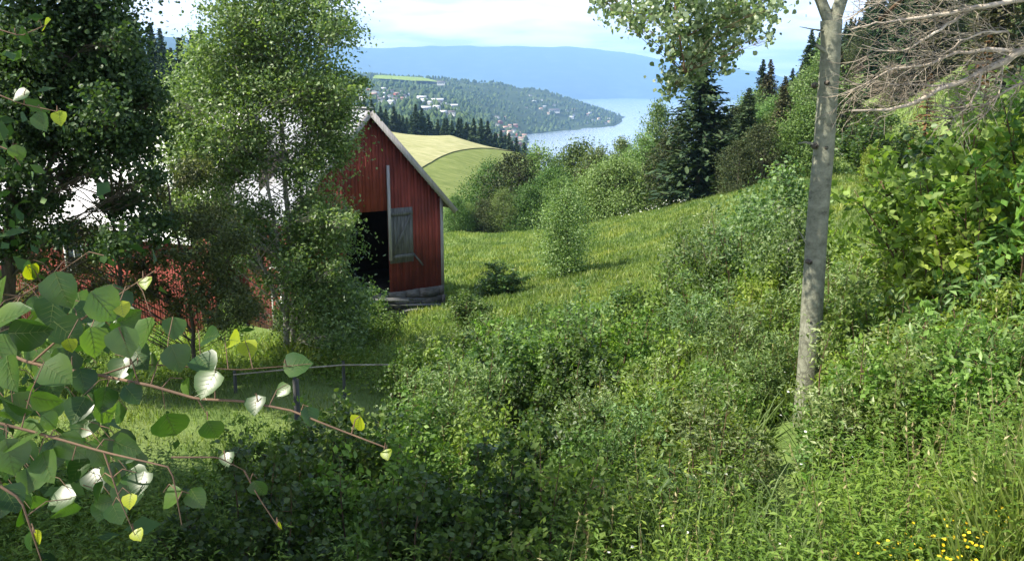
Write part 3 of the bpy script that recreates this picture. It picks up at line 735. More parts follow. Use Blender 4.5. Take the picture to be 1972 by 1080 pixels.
# gable wall made of vertical boards with the door opening left free
gw = MB(); x = -WH; bw = .16
OX0, OX1, OZ0, OZ1 = -1.03, .77, 1.25, 4.62
k = 0
while x < WH - .01:
    x1 = min(x + bw, WH); xm = (x + x1) / 2; top = RG - abs(xm) * SL - .02; pr_ = .0 if k % 2 else .022
    if OX0 - .01 < xm < OX1 + .01:
        gw.box((xm, -.0 - pr_ / 2, (OZ1 + top) / 2), (x1 - x - .004, .05 + pr_, top - OZ1))
    else:
        z0 = 1.05 + R.rand() * .05 + (0.0 if xm > 0 else .15)
        gw.box((xm, -.0 - pr_ / 2, (z0 + top) / 2), (x1 - x - .004, .05 + pr_, top - z0))
    x = x1; k += 1
gw.obj('gable_wall', M['red'], barn)
for s in (-1, 1):
    sw = MB(); y = .1; k = 0
    while y < LEN:
        if not (s == -1 and 1.6 < y < 2.7):
            sw.box((s * WH, y + .08, (EV + (-1.2 if s == -1 else .3)) / 2), (.05 + .02 * (k % 2), .155, EV - (-1.2 if s == -1 else .3)))
        y += .16; k += 1
    sw.obj('side_wall', M['red'], barn)
bk = poly_prism([(-WH, -1), (WH, -1), (WH, EV), (0, RG), (-WH, EV)], LEN, LEN + .05); bk.obj('back_wall', M['red'], barn)
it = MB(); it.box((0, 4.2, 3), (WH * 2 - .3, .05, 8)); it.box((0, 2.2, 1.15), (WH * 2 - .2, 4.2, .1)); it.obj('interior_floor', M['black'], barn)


def roof_slab(half, ev_over, y0, y1, ridge, slope, corr=.19):
    """corrugated metal sheet pair with ribs"""
    b = MB()
    for s in (-1, 1):
        xe = half + ev_over
        ny = int((y1 - y0) / (corr / 2)) + 1
        yy = np.linspace(y0, y1, ny)
        h = .028 * (np.arange(ny) % 2)
        rows = []
        for f in np.linspace(0, 1, 5):
            rows.append(np.stack([np.full(ny, s * xe * f), yy, ridge - xe * f * slope + h + .10 + .01 * np.sin(yy * 1.3 + f * 9)], 1))
        V = np.concatenate(rows); i = np.arange(4)[:, None] * ny; j = np.arange(ny - 1)[None]
        b.add(V, np.stack([i + j, i + j + 1, i + ny + j + 1, i + ny + j], -1).reshape(-1, 4))
        V2 = V.copy(); V2[:, 2] -= .06
        b.add(V2, np.stack([i + j, i + ny + j, i + ny + j + 1, i + j + 1], -1).reshape(-1, 4))
    b.box((0, (y0 + y1) / 2, ridge + .13), (.3, y1 - y0, .05))
    return b


rf = roof_slab(WH, .50, -.42, LEN + .4, RG, SL); rfo = rf.obj('metal_roof', M['roof'], barn)
bb = MB()
ang = math.atan(SL); Lr = (WH + .5) / math.cos(ang)
for s in (-1, 1):
    bb.box((s * (WH + .5) / 2, -.44, RG - (WH + .5) / 2 * SL - .04), (Lr, .04, .24), ry=s * ang)
bb.obj('barge_board', M['palewood'], barn)
sf = MB()
for s in (-1, 1):
    sf.box((s * (WH + .5) / 2, -.2, RG - (WH + .5) / 2 * SL + .0), (Lr, .42, .03), ry=s * ang)
sf.obj('soffit', M['greywood'], barn)
cb = MB(); cb.box((WH + .0, -.045, (EV + 1.0) / 2 + .05), (.13, .05, EV - 1.0)); cb.obj('corner_board', M['palewood'], barn)
fd = MB()
for k in range(5):
    xx = -WH
    while xx < WH:
        l = .5 + R.rand() * .6; l = min(l, WH - xx); fd.box((xx + l / 2, .06 - R.rand() * .16, -.9 + k * .4 + .2), (l * .95, .42, .37 + R.rand() * .02), rz=R.normal() * .05, ry=R.normal() * .04); xx += l
fd.obj('stone_foundation', M['stone'], barn)
fl = MB()
for k in range(4):
    yy_ = 0.2
    while yy_ < 9:
        l = .5 + R.rand() * .6; fl.box((-WH + .02 - R.rand() * .06, yy_ + l / 2, -2.6 + k * .4), (.3, l * .97, .385)); yy_ += l
fl.obj('stone_foundation', M['stone'], barn)
# door leaf with Z brace
dl = MB()
for k in range(6): dl.box((.90 + k * .185, -.09 - .006 * (k % 2), 3.52), (.178, .03, 2.35))
dl_o = dl.obj('door_leaf', M['greywood'], barn)
br = MB(); br.box((1.37, -.13, 4.45), (1.08, .04, .16)); br.box((1.37, -.13, 2.62), (1.08, .04, .16)); br.box((1.37, -.131, 3.53), (.12, .038, 1.98), ry=math.radians(27)); br.obj('door_brace', M['greywood'], dl_o)
po = MB(); po.box((.80, -.17, 4.5), (.11, .10, 4.0)); po.obj('door_post', M['palewood'], barn)
st_ = MB(); st_.box((2.15, -.07, 2.4), (.07, .05, .75), ry=math.radians(-38)); st_.obj('door_stay', M['greywood'], barn)
fr = MB()
for yy_ in (1.55, 2.72): fr.box((-WH - .05, yy_, .95), (.06, .12, 2.6))
fr.box((-WH - .05, 2.13, 2.3), (.06, 1.3, .12)); fr.obj('door_frame', M['whitewood'], barn)
sd = MB()
for k in range(6): sd.box((-WH - .02, 1.7 + k * .17, .9), (.04, .16, 2.6))
sd.obj('side_door', M['red'], barn)
# wing
PH2 = math.radians(67.6) - PHI


def wing(o): o.parent = barn; return o


WL, WHW, WEV, WRG = 24.0, 4.3, 3.35, 8.70
wsl = (WRG - WEV) / WHW
# wing frame: origin at local ridge meet (0, 7), direction along local rotated
ca, sa = math.cos(PH2), math.sin(PH2)


def to_wing(b):
    for V in b.V:
        X = V[:, 0].copy(); Y = V[:, 1].copy()
        V[:, 0] = X * ca - Y * sa; V[:, 1] = X * sa + Y * ca + 7.0
    return b


for s in (-1, 1):
    ww = MB(); y = 2.2; k = 0
    while y < WL:
        if s == -1 and any(a_ < y + .08 < b_ for a_, b_ in ((10.2, 11.3), (15, 16.1))):
            ww.box((s * WHW, y + .08, 2.85), (.05, .155, 1.0)); ww.box((s * WHW, y + .08, -.4), (.05, .155, 2.6))
        else:
            ww.box((s * WHW, y + .08, (WEV - 2.6) / 2), (.05 + .02 * (k % 2), .155, WEV + 2.6))
        y += .16; k += 1
    to_wing(ww).obj('side_wall', M['red'], barn)
we = poly_prism([(-WHW, -2.6), (WHW, -2.6), (WHW, WEV), (0, WRG), (-WHW, WEV)], WL, WL + .06); to_wing(we).obj('back_wall', M['red'], barn)
wr = roof_slab(WHW, .5, 3.0, WL + .4, WRG - .02, wsl); to_wing(wr).obj('metal_roof', M['roof'], barn)
gm, nt, out = newmat('window_glass'); pg = nt.nodes.new('ShaderNodeBsdfPrincipled'); pg.inputs['Base Color'].default_value = (.02, .03, .035, 1); pg.inputs['Roughness'].default_value = .1; nt.links.new(pg.outputs[0], out.inputs[0])
for a_ in (10.75, 15.55):
    wf = MB(); wg = MB()
    for dy in (-.58, .58): wf.box((-WHW - .05, a_ + dy, 1.6), (.07, .1, 1.5))
    for zz in (.88, 2.32): wf.box((-WHW - .05, a_, zz), (.07, 1.06, .1))
    wf.box((-WHW - .03, a_, 1.6), (.03, .04, 1.34)); wg.box((-WHW + .02, a_, 1.6), (.02, 1.06, 1.4))
    wfo = to_wing(wf).obj('window_frame', M['whitewood'], barn); to_wing(wg).obj('window_pane', gm, wfo)
wfn = MB(); wfn.box((-WHW + .05, WL / 2 + 1, -2.7), (.3, WL - 2, 1.2)); to_wing(wfn).obj('stone_foundation', M['stone'], barn)
# loose planks at the foot of the gable
for k, (lx, lz, l, rz_, ry_) in enumerate([(.9, .55, 2.4, .25, .16), (1.1, .35, 2.8, -.1, .12), (.4, .75, 2.0, .5, .2), (1.6, .2, 2.3, .1, .1), (-.3, .9, 1.8, -.3, .1)]):
    b = MB(); b.box((0, 0, 0), (l, .26, .06), rz=PHI + rz_, ry=ry_)
    wx = -5.88 + lx * math.cos(PHI) + (1.0 + .25 * k) * math.sin(PHI); wy = 35 + lx * math.sin(PHI) - (1.0 + .25 * k) * math.cos(PHI)
    o = b.obj('loose_plank', M['greywood']); o.location = (wx, wy, GB + lz + .42)
    tag(o, 'grey weathered plank leaning in the heap at the foot of the gable', 'plank', 'planks at the foot of the gable')

# ------------------------------------------------------------------ hero trees
# middle tree
MY = 22.0


def hero(name, cat, label, base, trunks, clumps_px, Y, nleaf, size, lm, bark, tmpl=RHOMB, rad=.03, sub=16, tight=.32, spread=1.2, per=2, mats=None, up=.35):
    root = empty(name, base); tag(root, label, cat)
    base = np.asarray(base, float)
    wd, lf = MB(), MB(); allt = []
    for tp, r0, r1 in trunks:
        pts = np.array([at(px, py, y) - base for px, py, y in tp])
        # densify
        tt = np.linspace(0, len(pts) - 1, 4 * len(pts)); q = np.stack([np.interp(tt, range(len(pts)), pts[:, c]) for c in range(3)], 1)
        q[1:-1] += R.normal(size=(len(q) - 2, 3)) * .012
        wd.tube(q, np.linspace(r0, r1, len(q)), 10); allt.append(q)
    T = np.concatenate(allt)
    cl_ = []
    for c in clumps_px:
        px, py, rp = c[:3]; yy_ = c[3] if len(c) > 3 else Y
        for k in range(per):
            y = yy_ + R.normal() * spread; pt = at(px + R.normal() * rp * .35, py + R.normal() * rp * .3, y) - base
            cl_.append((*pt, rp / F * y * (.65 + .4 * R.rand())))
    clump_crown(lf, wd, T, cl_, nleaf, size, tmpl, rad, sub=sub, tight=tight, up=up)
    wd.obj('trunk', M[bark], root, True); lf.obj('crown', M[lm], root)
    return root


mb = at(555, 690, MY); mb[2] = gz(mb[0], MY) - .1
mid_cl = []
for px, py, r in [(320, 300, 45), (350, 430, 50), (420, 470, 50), (480, 400, 50), (300, 200, 30), (580, 290, 50), (660, 300, 35), (665, 240, 40), (470, 590, 35), (620, 560, 55), (570, 500, 50), (500, 480, 45), (440, 400, 55), (380, 280, 55), (660, 420, 30), (450, 300, 55)]: mid_cl.append((px, py, r))
for px, py, r in [(430, 40, 55), (500, 30, 60), (575, 30, 60), (635, 60, 50), (400, 110, 50), (470, 110, 65), (545, 110, 65), (620, 130, 60), (655, 175, 40), (360, 180, 60), (430, 190, 65), (500, 190, 65), (580, 195, 65),
                  (340, 250, 55), (410, 260, 60), (480, 265, 55), (620, 255, 45), (370, 330, 60), (440, 345, 55), (330, 390, 45), (400, 400, 55), (455, 430, 45), (600, 330, 50), 
                  (620, 400, 55), (580, 440, 50), (640, 470, 50), (600, 520, 60), (640, 570, 50), (680, 620, 35), (600, 610, 60), (655, 640, 50), (500, 450, 35), (510, 540, 30), (470, 510, 28), (540, -60, 70), (460, -50, 60), (620, -30, 55), (670, 560, 30), (700, 155, 18), (640, 500, 30), (600, 480, 50), (620, 430, 35)]:
    mid_cl.append((px, py, r))
hero('aspen_tree', 'tree', 'tall leafy multi-stemmed tree in front of the barn gable', mb,
     [([(552, 700, MY), (552, 560, MY), (556, 430, MY), (545, 300, MY), (540, 180, MY), (530, 40, MY), (520, -80, MY)], .085, .025),
      ([(560, 695, MY + .3), (568, 480, MY + .3), (585, 330, MY + .3), (600, 200, MY + .3), (620, 60, MY + .3)], .07, .015),
      ([(548, 560, MY - .2), (530, 430, MY - .3), (505, 300, MY - .4), (470, 190, MY - .5), (440, 60, MY - .5)], .06, .012),
      ([(545, 600, MY - .1), (500, 500, MY - .2), (450, 400, MY - .4), (390, 290, MY - .6)], .045, .01)],
     mid_cl, MY, 125000, .095, 'midtree', 'bark_pale', RHOMB, .015, 22, .40, .8, 3)
# left dark tree
LY = 17.0
lb = at(18, 760, LY); lb[2] = gz(lb[0], LY) - .1
lc = [(30, 60, 70), (110, 40, 70), (190, 30, 60), (235, 60, 40), (40, 150, 70), (120, 150, 70), (200, 150, 65), (255, 165, 40), (40, 240, 60), (110, 250, 55), (190, 250, 50), (250, 300, 45), (60, 320, 40), (240, 390, 45), (120, -50, 80), (200, -60, 70), (20, -60, 80),
      (270, 250, 40), (-60, 100, 90), (-70, 250, 90), (-80, 400, 80), (290, 440, 40), (235, 470, 38), (40, 400, 30), (150, 300, 28), (20, 470, 40), (-60, 520, 60)]
hero('dark_tree', 'tree', 'dark dense broadleaf tree filling the upper left corner before the metal roof', lb,
     [([(18, 770, LY), (15, 600, LY), (20, 400, LY), (40, 200, LY), (60, 0, LY), (70, -150, LY)], .16, .05),
      ([(16, 480, LY), (90, 330, LY), (150, 200, LY), (180, 60, LY)], .07, .02),
      ([(240, 640, LY + 1), (230, 520, LY + 1), (215, 420, LY + .8), (240, 300, LY + .6), (230, 200, LY + .4)], .05, .012)],
     lc + [(20, 200, 60), (80, 200, 60), (160, 100, 60), (160, 210, 60), (210, 230, 50), (230, 110, 50), (80, 100, 70), (80, 400, 40), (0, 300, 60), (290, 190, 35), (205, 330, 30), (130, 340, 25), (280, 350, 35), (110, 450, 28), (200, 480, 30)], LY, 115000, .072, 'dark', 'bark', ROUND, .018, 20, .42, .8, 3)
# sparse low tree between (red leaves glimpses behind)
sy = 19.0
sb = at(375, 690, sy); sb[2] = gz(sb[0], sy) - .1
hero('rowan_tree', 'tree', 'small sparse tree standing between the dark tree and the tall middle tree', sb,
     [([(375, 700, sy), (370, 600, sy), (350, 500, sy), (330, 400, sy), (320, 330, sy)], .05, .015), ([(372, 610, sy), (430, 520, sy), (470, 440, sy)], .03, .01), ([(370, 640, sy), (300, 540, sy), (250, 470, sy)], .03, .01)],
     [(330, 420, 40), (400, 500, 45), (280, 500, 30), (440, 560, 40), (380, 570, 35), (350, 330, 45), (300, 360, 40), (100, 500, 22), (130, 560, 30), (450, 470, 35), (60, 560, 30), (200, 450, 30), (60, 460, 35), (150, 440, 30), (100, 570, 30), (200, 560, 35), (250, 550, 30), (300, 560, 35), (330, 500, 30), (410, 430, 40), (470, 600, 30), (430, 620, 30), (180, 510, 30), (340, 600, 30), (30, 520, 30)], sy, 36000, .075, 'rowan', 'bark', RHOMB, .012, 12, .45, .6, 2)

# aspen on the right: bare trunk, forked top, crown hanging to the left
AY = 10.0
ab = at(1544, 840, AY); ab[2] = gz(ab[0], AY) - .15
root = empty('aspen_tree', ab); tag(root, 'tall aspen with a straight pale bare trunk on the right', 'tree')
wd = MB()
pts = np.array([at(px, py, AY) - ab for px, py in [(1544, 860), (1547, 800), (1556, 700), (1563, 600), (1571, 500), (1578, 400), (1586, 300), (1591, 200), (1597, 110), (1600, 40)]])
wd_r = np.interp(np.linspace(0, 1, 40), [0, .045, .3, .6, .93, 1], [.205, .136, .130, .120, .110, .120])
tt = np.linspace(0, 9, 40); q = np.stack([np.interp(tt, range(10), pts[:, c]) for c in range(3)], 1)
q[:, 0] += .012 * np.sin(np.linspace(0, 9, 40)); wd.tube(q, wd_r, 20)
for tp, r0, r1 in [([(1600, 60), (1620, 0), (1665, -90), (1700, -220), (1720, -420)], .078, .045), ([(1600, 50), (1580, 0), (1555, -50), (1520, -160), (1500, -360)], .068, .035)]:
    pp = np.array([at(a_, b_, AY) - ab for a_, b_ in tp]); wd.tube(pp, np.linspace(r0, r1, len(pp)), 12)
for tp, r0, r1 in [([(1572, 280), (1550, 274), (1536, 277)], .02, .006), ([(1590, 100), (1578, 92), (1570, 86)], .03, .018), ([(1585, 60), (1565, 57), (1540, 52)], .012, .003), ([(1558, 480), (1545, 455), (1535, 440)], .014, .004),
                   ([(1604, 60), (1630, 56), (1650, 60)], .01, .004)]:
    pp = np.array([at(a_, b_, AY - .05) - ab for a_, b_ in tp]); wd.tube(pp, np.linspace(r0, r1, len(pp)), 6)
for px, py, dx in [(1572, 165, 0), (1590, 160, .5), (1570, 282, .2), (1585, 285, .8), (1560, 505, 0), (1558, 620, .3)]:
    c = at(px + 8 * dx, py, AY - .105) - ab; kn = MB()
    a_ = np.linspace(0, 6.283, 9)[:-1]; b2 = MB()
    kn.tube(np.array([c + [0, .06, 0], c, c + [0, -.025, 0]]), [.04, .03, .012], 8); kn.obj('knot', M['bark'], root, True)
wd.obj('trunk', M['aspenbark'], root, True)
br_, lf = MB(), MB()
limb_pts = [np.array([at(a_, b_, y_) - ab for a_, b_, y_ in L_]) for L_ in [
    [(1560, -50, 10), (1500, -80, 9.8), (1420, -70, 9.6), (1340, -40, 9.5), (1300, 10, 9.4), (1310, 80, 9.3), (1320, 140, 9.3)],
    [(1500, -80, 9.8), (1400, -110, 9.5), (1280, -90, 9.3), (1200, -50, 9.2), (1180, 0, 9.2)],
    [(1520, -100, 9.9), (1470, -60, 9.9), (1430, -10, 10), (1400, 40, 10.1), (1390, 90, 10.1)]]]
for L_ in limb_pts: br_.tube(L_, np.linspace(.03, .006, len(L_)), 6)
T = np.concatenate(limb_pts)
cl_ = []
for px, py, r in [(1165, 5, 28), (1200, 30, 30), (1225, 50, 22), (1240, 5, 32), (1290, 20, 40), (1340, 10, 42), (1290, 65, 32), (1340, 60, 40), (1390, 30, 42), (1390, 80, 38), (1440, 15, 40), (1440, 55, 30), (1480, 20, 32), (1480, 75, 16), (1315, 110, 34), (1350, 110, 30),
                  (1400, 115, 24), (1330, 140, 24), (1290, 145, 22), (1300, 170, 24), (1285, 180, 14), (1345, 150, 20), (1395, 135, 12), (1340, -40, 50), (1420, -50, 50), (1250, -50, 45), (1500, -20, 25)]:
    for k in range(2):
        y = 9.6 + R.normal() * .45; pt = at(px + R.normal() * 5, py + R.normal() * 5, y) - ab; cl_.append((*pt, r / F * y * .85))
clump_crown(lf, br_, T, cl_, 5600, .054, ROUND, .006, sub=10, tight=.55, up=.2)
# the rest of the crown above the frame
cl2 = [(R.normal() * 1.3 + .5, R.normal() * 1.2, 6.0 + 3.5 * R.rand(), .8) for k in range(26)]
TT = np.array([[0.5, 0, z] for z in np.linspace(5, 9.5, 12)])
clump_crown(lf, br_, TT, cl2, 9000, .075, ROUND, .02, sub=10, tight=.4)
br_.obj('branches', M['twig'], root); lf.obj('crown', M['aspen'], root)

# dead pine reaching in from the right
DY = 9.5
db = at(2080, 700, DY); db[2] = gz(db[0], DY) - .1
root = empty('dead_pine', db); tag(root, 'dead conifer with pale bare branches reaching in at the upper right', 'tree')
tk = MB(); pt = np.array([at(a_, b_, DY) - db for a_, b_ in [(2085, 760), (2080, 400), (2070, 100), (2060, -200)]]); pt[0, 2] = -.2
tk.tube(pt, [.17, .15, .12, .08], 12); tk.obj('trunk', M['bark'], root, True)
dead_limbs = [
    ([(2075, 60), (2000, 80), (1965, 100), (1930, 122), (1890, 140), (1850, 160), (1800, 175), (1750, 205), (1700, 212), (1640, 212)], .046),
    ([(2072, -10), (1960, 0), (1900, 12), (1850, 22), (1800, 30), (1740, 38), (1690, 45), (1640, 58)], .03),
    ([(1870, 18), (1830, 45), (1790, 70), (1750, 95), (1700, 98), (1660, 85)], .018),
    ([(1965, 100), (1900, 95), (1830, 105), (1780, 128), (1720, 132), (1670, 160), (1620, 185)], .020),
    ([(1940, 60), (1900, 62), (1850, 80), (1800, 120), (1760, 150)], .014),
    ([(1890, 140), (1885, 170), (1870, 200), (1840, 225), (1800, 228)], .014),
    ([(1850, 160), (1800, 165), (1750, 165), (1690, 160), (1640, 165)], .012),
    ([(2000, -60), (1900, -40), (1820, -20), (1740, -10), (1680, 10), (1630, 40)], .022),
    ([(1930, 130), (1925, 180), (1905, 215), (1880, 225)], .009), ([(2060, 160), (1990, 150), (1950, 170), (1900, 200), (1850, 215)], .018),
]
lb_, tw = MB(), MB()
for tp, r0 in dead_limbs:
    pp = np.array([at(a_, b_, DY - .1 + R.normal() * .03 - .0008 * (2000 - a_)) - db for a_, b_ in tp]); n_ = len(pp)
    tt = np.linspace(0, n_ - 1, 3 * n_); q = np.stack([np.interp(tt, range(n_), pp[:, c]) for c in range(3)], 1); q += R.normal(size=q.shape) * .006
    lb_.tube(q, np.linspace(r0 * 1.15, r0 * .22, len(q)), 7)
    ntw_ = int(5 + 260 * r0 * 1.2) * 4
    for k in range(ntw_):
        f = R.rand() * (len(q) - 2); a0_ = q[int(f)]
        d_ = np.array([-1.0 + R.normal() * .5, R.normal() * .5, -.05 + R.normal() * .55]); d_ /= np.linalg.norm(d_); Lt = .1 + .42 * R.rand() ** 1.5
        c1 = a0_ + d_ * Lt * .5 + R.normal(size=3) * .02; c2 = a0_ + d_ * Lt + R.normal(size=3) * .04
        tw.tube([a0_, c1, c2], [.0065, .0045, .0018], 3)
        for m_ in range(3):
            e_ = c1 + (c2 - c1) * R.rand(); d3 = d_ + R.normal(size=3) * .7; tw.tube([e_, e_ + d3 * .06, e_ + d3 * (.08 + .1 * R.rand())], [.003, .002, .001], 3)
lb_.obj('branch', M['deadwood'], root, True); tw.obj('twigs', M['deadtwig'], root)

# a rusty dying conifer and brownish pines behind it
put(s_br, 1885, 52, .75, 'brownish pine behind the dead branches at the upper right', wide=1.1)
rp = bpy.data.objects.new('dying_spruce', None)
t_ = P(proto_spruce('dying_spruce', 9, 4.5, 'rust', 20, 6, .55, gaps=.25))
put(t_, 1872, 40, .62, 'rust-brown dying spruce behind the dead branches at the upper right')
put(t_, 1770, 55, .6, 'small rust-brown dying spruce below the dead branches')

# near birch: big leaves close to the camera, trunk outside the frame at the left
nb = np.array([-2.7, .1, 0.0]); nb[2] = gz(nb[0], nb[1]) - .1
root = empty('birch_tree', nb); tag(root, 'birch whose large-leaved twigs hang close before the lens at the lower left', 'tree')
tk = MB(); tk.tube(np.array([[0, 0, 0], [.05, 0, 2.2], [-.05, .05, 4.2], [-.3, .3, 6.5], [-.5, .5, 9.5]]), [.11, .095, .08, .06, .03], 10); tk.obj('trunk', M['bark_pale'], root, True)
# heart-shaped leaf with serrated rim
nn = 22; a_ = np.linspace(0, 2 * math.pi, nn, endpoint=False)
rim = []
for q_ in a_:
    yy_ = -math.cos(q_); xx_ = math.sin(q_) * (.46 * (1 - .45 * yy_)) * (1.0 if yy_ < .55 else (1.0 - (yy_ - .55) * 1.5)); rim.append([xx_, yy_ * .5 + (.04 if abs(xx_) > .1 and yy_ < -.75 else 0), 0])
rim = np.array(rim); rim *= (1 + .035 * (np.arange(nn) % 2))[:, None]; rim[:, 2] = .22 * np.abs(rim[:, 0]) ** 1.1 - .22 * rim[:, 1] ** 2
mids = np.array([[0, -.42, -.05], [0, -.15, -.02], [0, .15, -.02], [0, .42, -.05]])
TV = np.concatenate([rim, mids]); fcs = []
for k in range(nn):
    k2 = (k + 1) % nn; ma = nn + int(np.argmin(np.abs(mids[:, 1] - rim[k, 1]))); mb2 = nn + int(np.argmin(np.abs(mids[:, 1] - rim[k2, 1])))
    fcs.append([k, k2, ma])
    if ma != mb2: fcs.append([k2, mb2, ma])
HEART = (TV, np.array(fcs))
vv, vf = [], []
def _z(x_, y_): return .22 * abs(x_) ** 1.1 - .22 * y_ ** 2
def _vein(p, q, w_):
    for sg in (.012, -.012):
        pts_ = [np.array(p) + (np.array(q) - np.array(p)) * t for t in np.linspace(0, 1, 4)]
        n0 = len(vv); d = np.array(q) - np.array(p); nrm_ = np.array([-d[1], d[0]]) / (np.hypot(*d) + 1e-9)
        for i_, c_ in enumerate(pts_):
            ww_ = w_ * (1 - .25 * i_)
            for s__ in (-1, 1): e = c_ + nrm_ * ww_ * s__; vv.append([e[0], e[1], _z(c_[0], c_[1]) * .92 + sg - .003])
        for i_ in range(3): vf.append([n0 + 2 * i_, n0 + 2 * i_ + 1, n0 + 2 * i_ + 3, n0 + 2 * i_ + 2])
_vein((0, -.5), (0, .46), .013)
for yv_ in (-.36, -.2, -.04, .12, .27):
    for sg_ in (-1, 1): _vein((0, yv_), (sg_ * (.30 - .3 * max(0, yv_)), yv_ + .2), .007)
VEIN = (np.array(vv), np.array(vf))
lg, ly_, tg, vn = MB(), MB(), MB(), MB()


TP = []


def twig(pts_, r0=.005):
    pp = np.array([at(*p_) - nb for p_ in pts_]); n_ = len(pp); tt_ = np.linspace(0, n_ - 1, 4 * n_)
    q_ = np.stack([np.interp(tt_, range(n_), pp[:, c]) for c in range(3)], 1); tg.tube(q_, np.linspace(r0 * .6, r0 * .2, len(q_)), 6); TP.append(q_)
    if pts_[0][0] < 0: tg.tube(curve([-.02, .02, q_[0][2] + .25 + (.2 if q_[0][2] < 4 else 0)], q_[0], 6, .04), np.linspace(r0 * 1.6, r0 * .6, 6), 6)
    return q_


def leaf_at(px, py, Y, wpx, ang=0., tilt=None, yellow=False):
    """leaf of photo width wpx; ang = direction of its tip in the picture plane (0 = down)"""
    c = at(px, py, Y) - nb; s_ = wpx / F * Y / 1.0
    D = np.array([math.sin(ang), R.normal() * .35, -math.cos(ang)])
    N = np.array(tilt if tilt is not None else [R.normal() * .9, -1, R.normal() * .7 + .45])
    (ly_ if yellow else lg).leaves(c[None], N[None], s_, HEART, D[None])
    vn.leaves(c[None], N[None], s_, VEIN, D[None])
    # petiole
    d_ = D / np.linalg.norm(D); b_ = c - d_ * s_ * .5; A_ = np.concatenate(TP); n_ = A_[np.argmin(np.linalg.norm(A_ - b_, axis=1))]
    if np.linalg.norm(n_ - b_) > .13: n_ = b_ + np.array([-.05, .02, .03])
    tg.tube([n_, n_ * .55 + b_ * .45 + [0, 0, .012], b_], [.0014, .001, .0009], 4)


twig([(-80, 640, 1.7), (60, 700, 1.6), (190, 722, 1.55), (290, 742, 1.5), (380, 768, 1.48), (470, 772, 1.46), (560, 790, 1.44), (640, 822, 1.42), (700, 845, 1.4), (745, 862, 1.4)], .0062)
twig([(190, 724, 1.55), (260, 700, 1.6), (340, 705, 1.62), (460, 712, 1.66), (560, 704, 1.7), (600, 700, 1.7)], .003)
twig([(-60, 560, 1.6), (40, 570, 1.6), (90, 540, 1.62), (150, 500, 1.62)], .004)
twig([(60, 700, 1.6), (150, 620, 1.6), (240, 560, 1.6), (300, 520, 1.6)], .004)
twig([(380, 768, 1.48), (400, 800, 1.48)], .002)
twig([(-60, 800, 1.4), (60, 830, 1.4), (200, 870, 1.38), (330, 900, 1.36), (350, 1010, 1.36)], .005)
twig([(-60, 900, 1.3), (40, 960, 1.3), (80, 1080, 1.3)], .005)
twig([(200, 870, 1.38), (230, 960, 1.37), (260, 1030, 1.36)], .003)
twig([(470, 905, 1.4), (500, 960, 1.4), (540, 1020, 1.4)], .003)
twig([(330, 880, 1.36), (420, 880, 1.38), (470, 905, 1.4)], .003)
twig([(-60, 40, 2.2), (40, 70, 2.2), (90, 48, 2.2)], .004); twig([(-60, 160, 2.0), (40, 200, 2.0), (110, 215, 2.0)], .004); twig([(-60, 260, 2.0), (20, 290, 2.0), (40, 320, 2.0)], .004)
for a__ in [(400, 740, 1.45, 66, -.4, [-.17, -.72, .68]), (492, 780, 1.45, 46, .1, [-.17, -.72, .68]), (545, 752, 1.5, 34, -.6, [-.17, -.72, .68]), (596, 802, 1.43, 42, .2, None), (438, 884, 1.42, 34, .3, [-.17, -.72, .68]), (574, 703, 1.7, 60, 1.2, None),
            (330, 820, 1.5, 76, .4, None), (410, 828, 1.47, 52, .3, None), (395, 700, 1.6, 60, .8, None), (340, 690, 1.55, 62, .6, None), (295, 705, 1.6, 60, 1.2, None), (405, 648, 1.7, 52, .9, [-.6, -.5, .8]), (335, 632, 1.7, 48, .2, None),
            (110, 718, 1.45, 74, .4, None), (60, 640, 1.5, 80, 1.4, None), (20, 610, 1.5, 90, 1.7, [-.4, -.5, 1]), (200, 590, 1.5, 78, .5, None), (215, 585, 1.6, 80, .2, None), (120, 560, 1.55, 80, .3, None), (60, 520, 1.6, 42, 0, None), (150, 790, 1.45, 60, -.3, None),
            (30, 780, 1.4, 82, 1.2, None), (50, 838, 1.4, 88, 1.5, [-.5, -.5, 1]), (140, 860, 1.4, 70, .7, None), (180, 660, 1.5, 66, 0, None), (240, 660, 1.5, 70, .2, None), (20, 720, 1.45, 80, .5, None), (90, 770, 1.5, 62, 1, None), (255, 760, 1.5, 50, .2, None),
            (245, 860, 1.45, 62, 1.2, None), (190, 880, 1.5, 60, .4, None), (120, 985, 1.35, 66, -.6, None), (190, 945, 1.4, 42, .1, None), (330, 960, 1.38, 55, .4, None), (380, 960, 1.4, 50, .5, None), (60, 1040, 1.32, 50, .2, None), (20, 960, 1.32, 66, .7, None), (270, 930, 1.4, 55, .1, None), (225, 990, 1.38, 48, .2, None), (500, 940, 1.4, 44, .4, None),
            (280, 640, 1.55, 66, -.3, None), (130, 640, 1.58, 70, .9, None), (0, 680, 1.5, 80, .2, None), (160, 735, 1.5, 58, .6, None), (200, 770, 1.5, 56, -.2, None), (20, 880, 1.38, 80, .2, None), (90, 900, 1.38, 74, .6, None), (150, 905, 1.4, 60, .1, None),
            (0, 560, 1.6, 60, .6, None), (100, 600, 1.6, 66, -.2, None), (40, 185, 2.0, 34, -.8, [-.17, -.72, .68]), (50, 70, 2.2, 38, 1.1, None), (80, 235, 2.0, 40, .2, None), (35, 295, 2.0, 34, .1, None), (200, 500, 1.6, 16, 0, None), (270, 690, 1.6, 60, .7, None), (360, 745, 1.55, 40, .5, None)]:
    leaf_at(*a__)
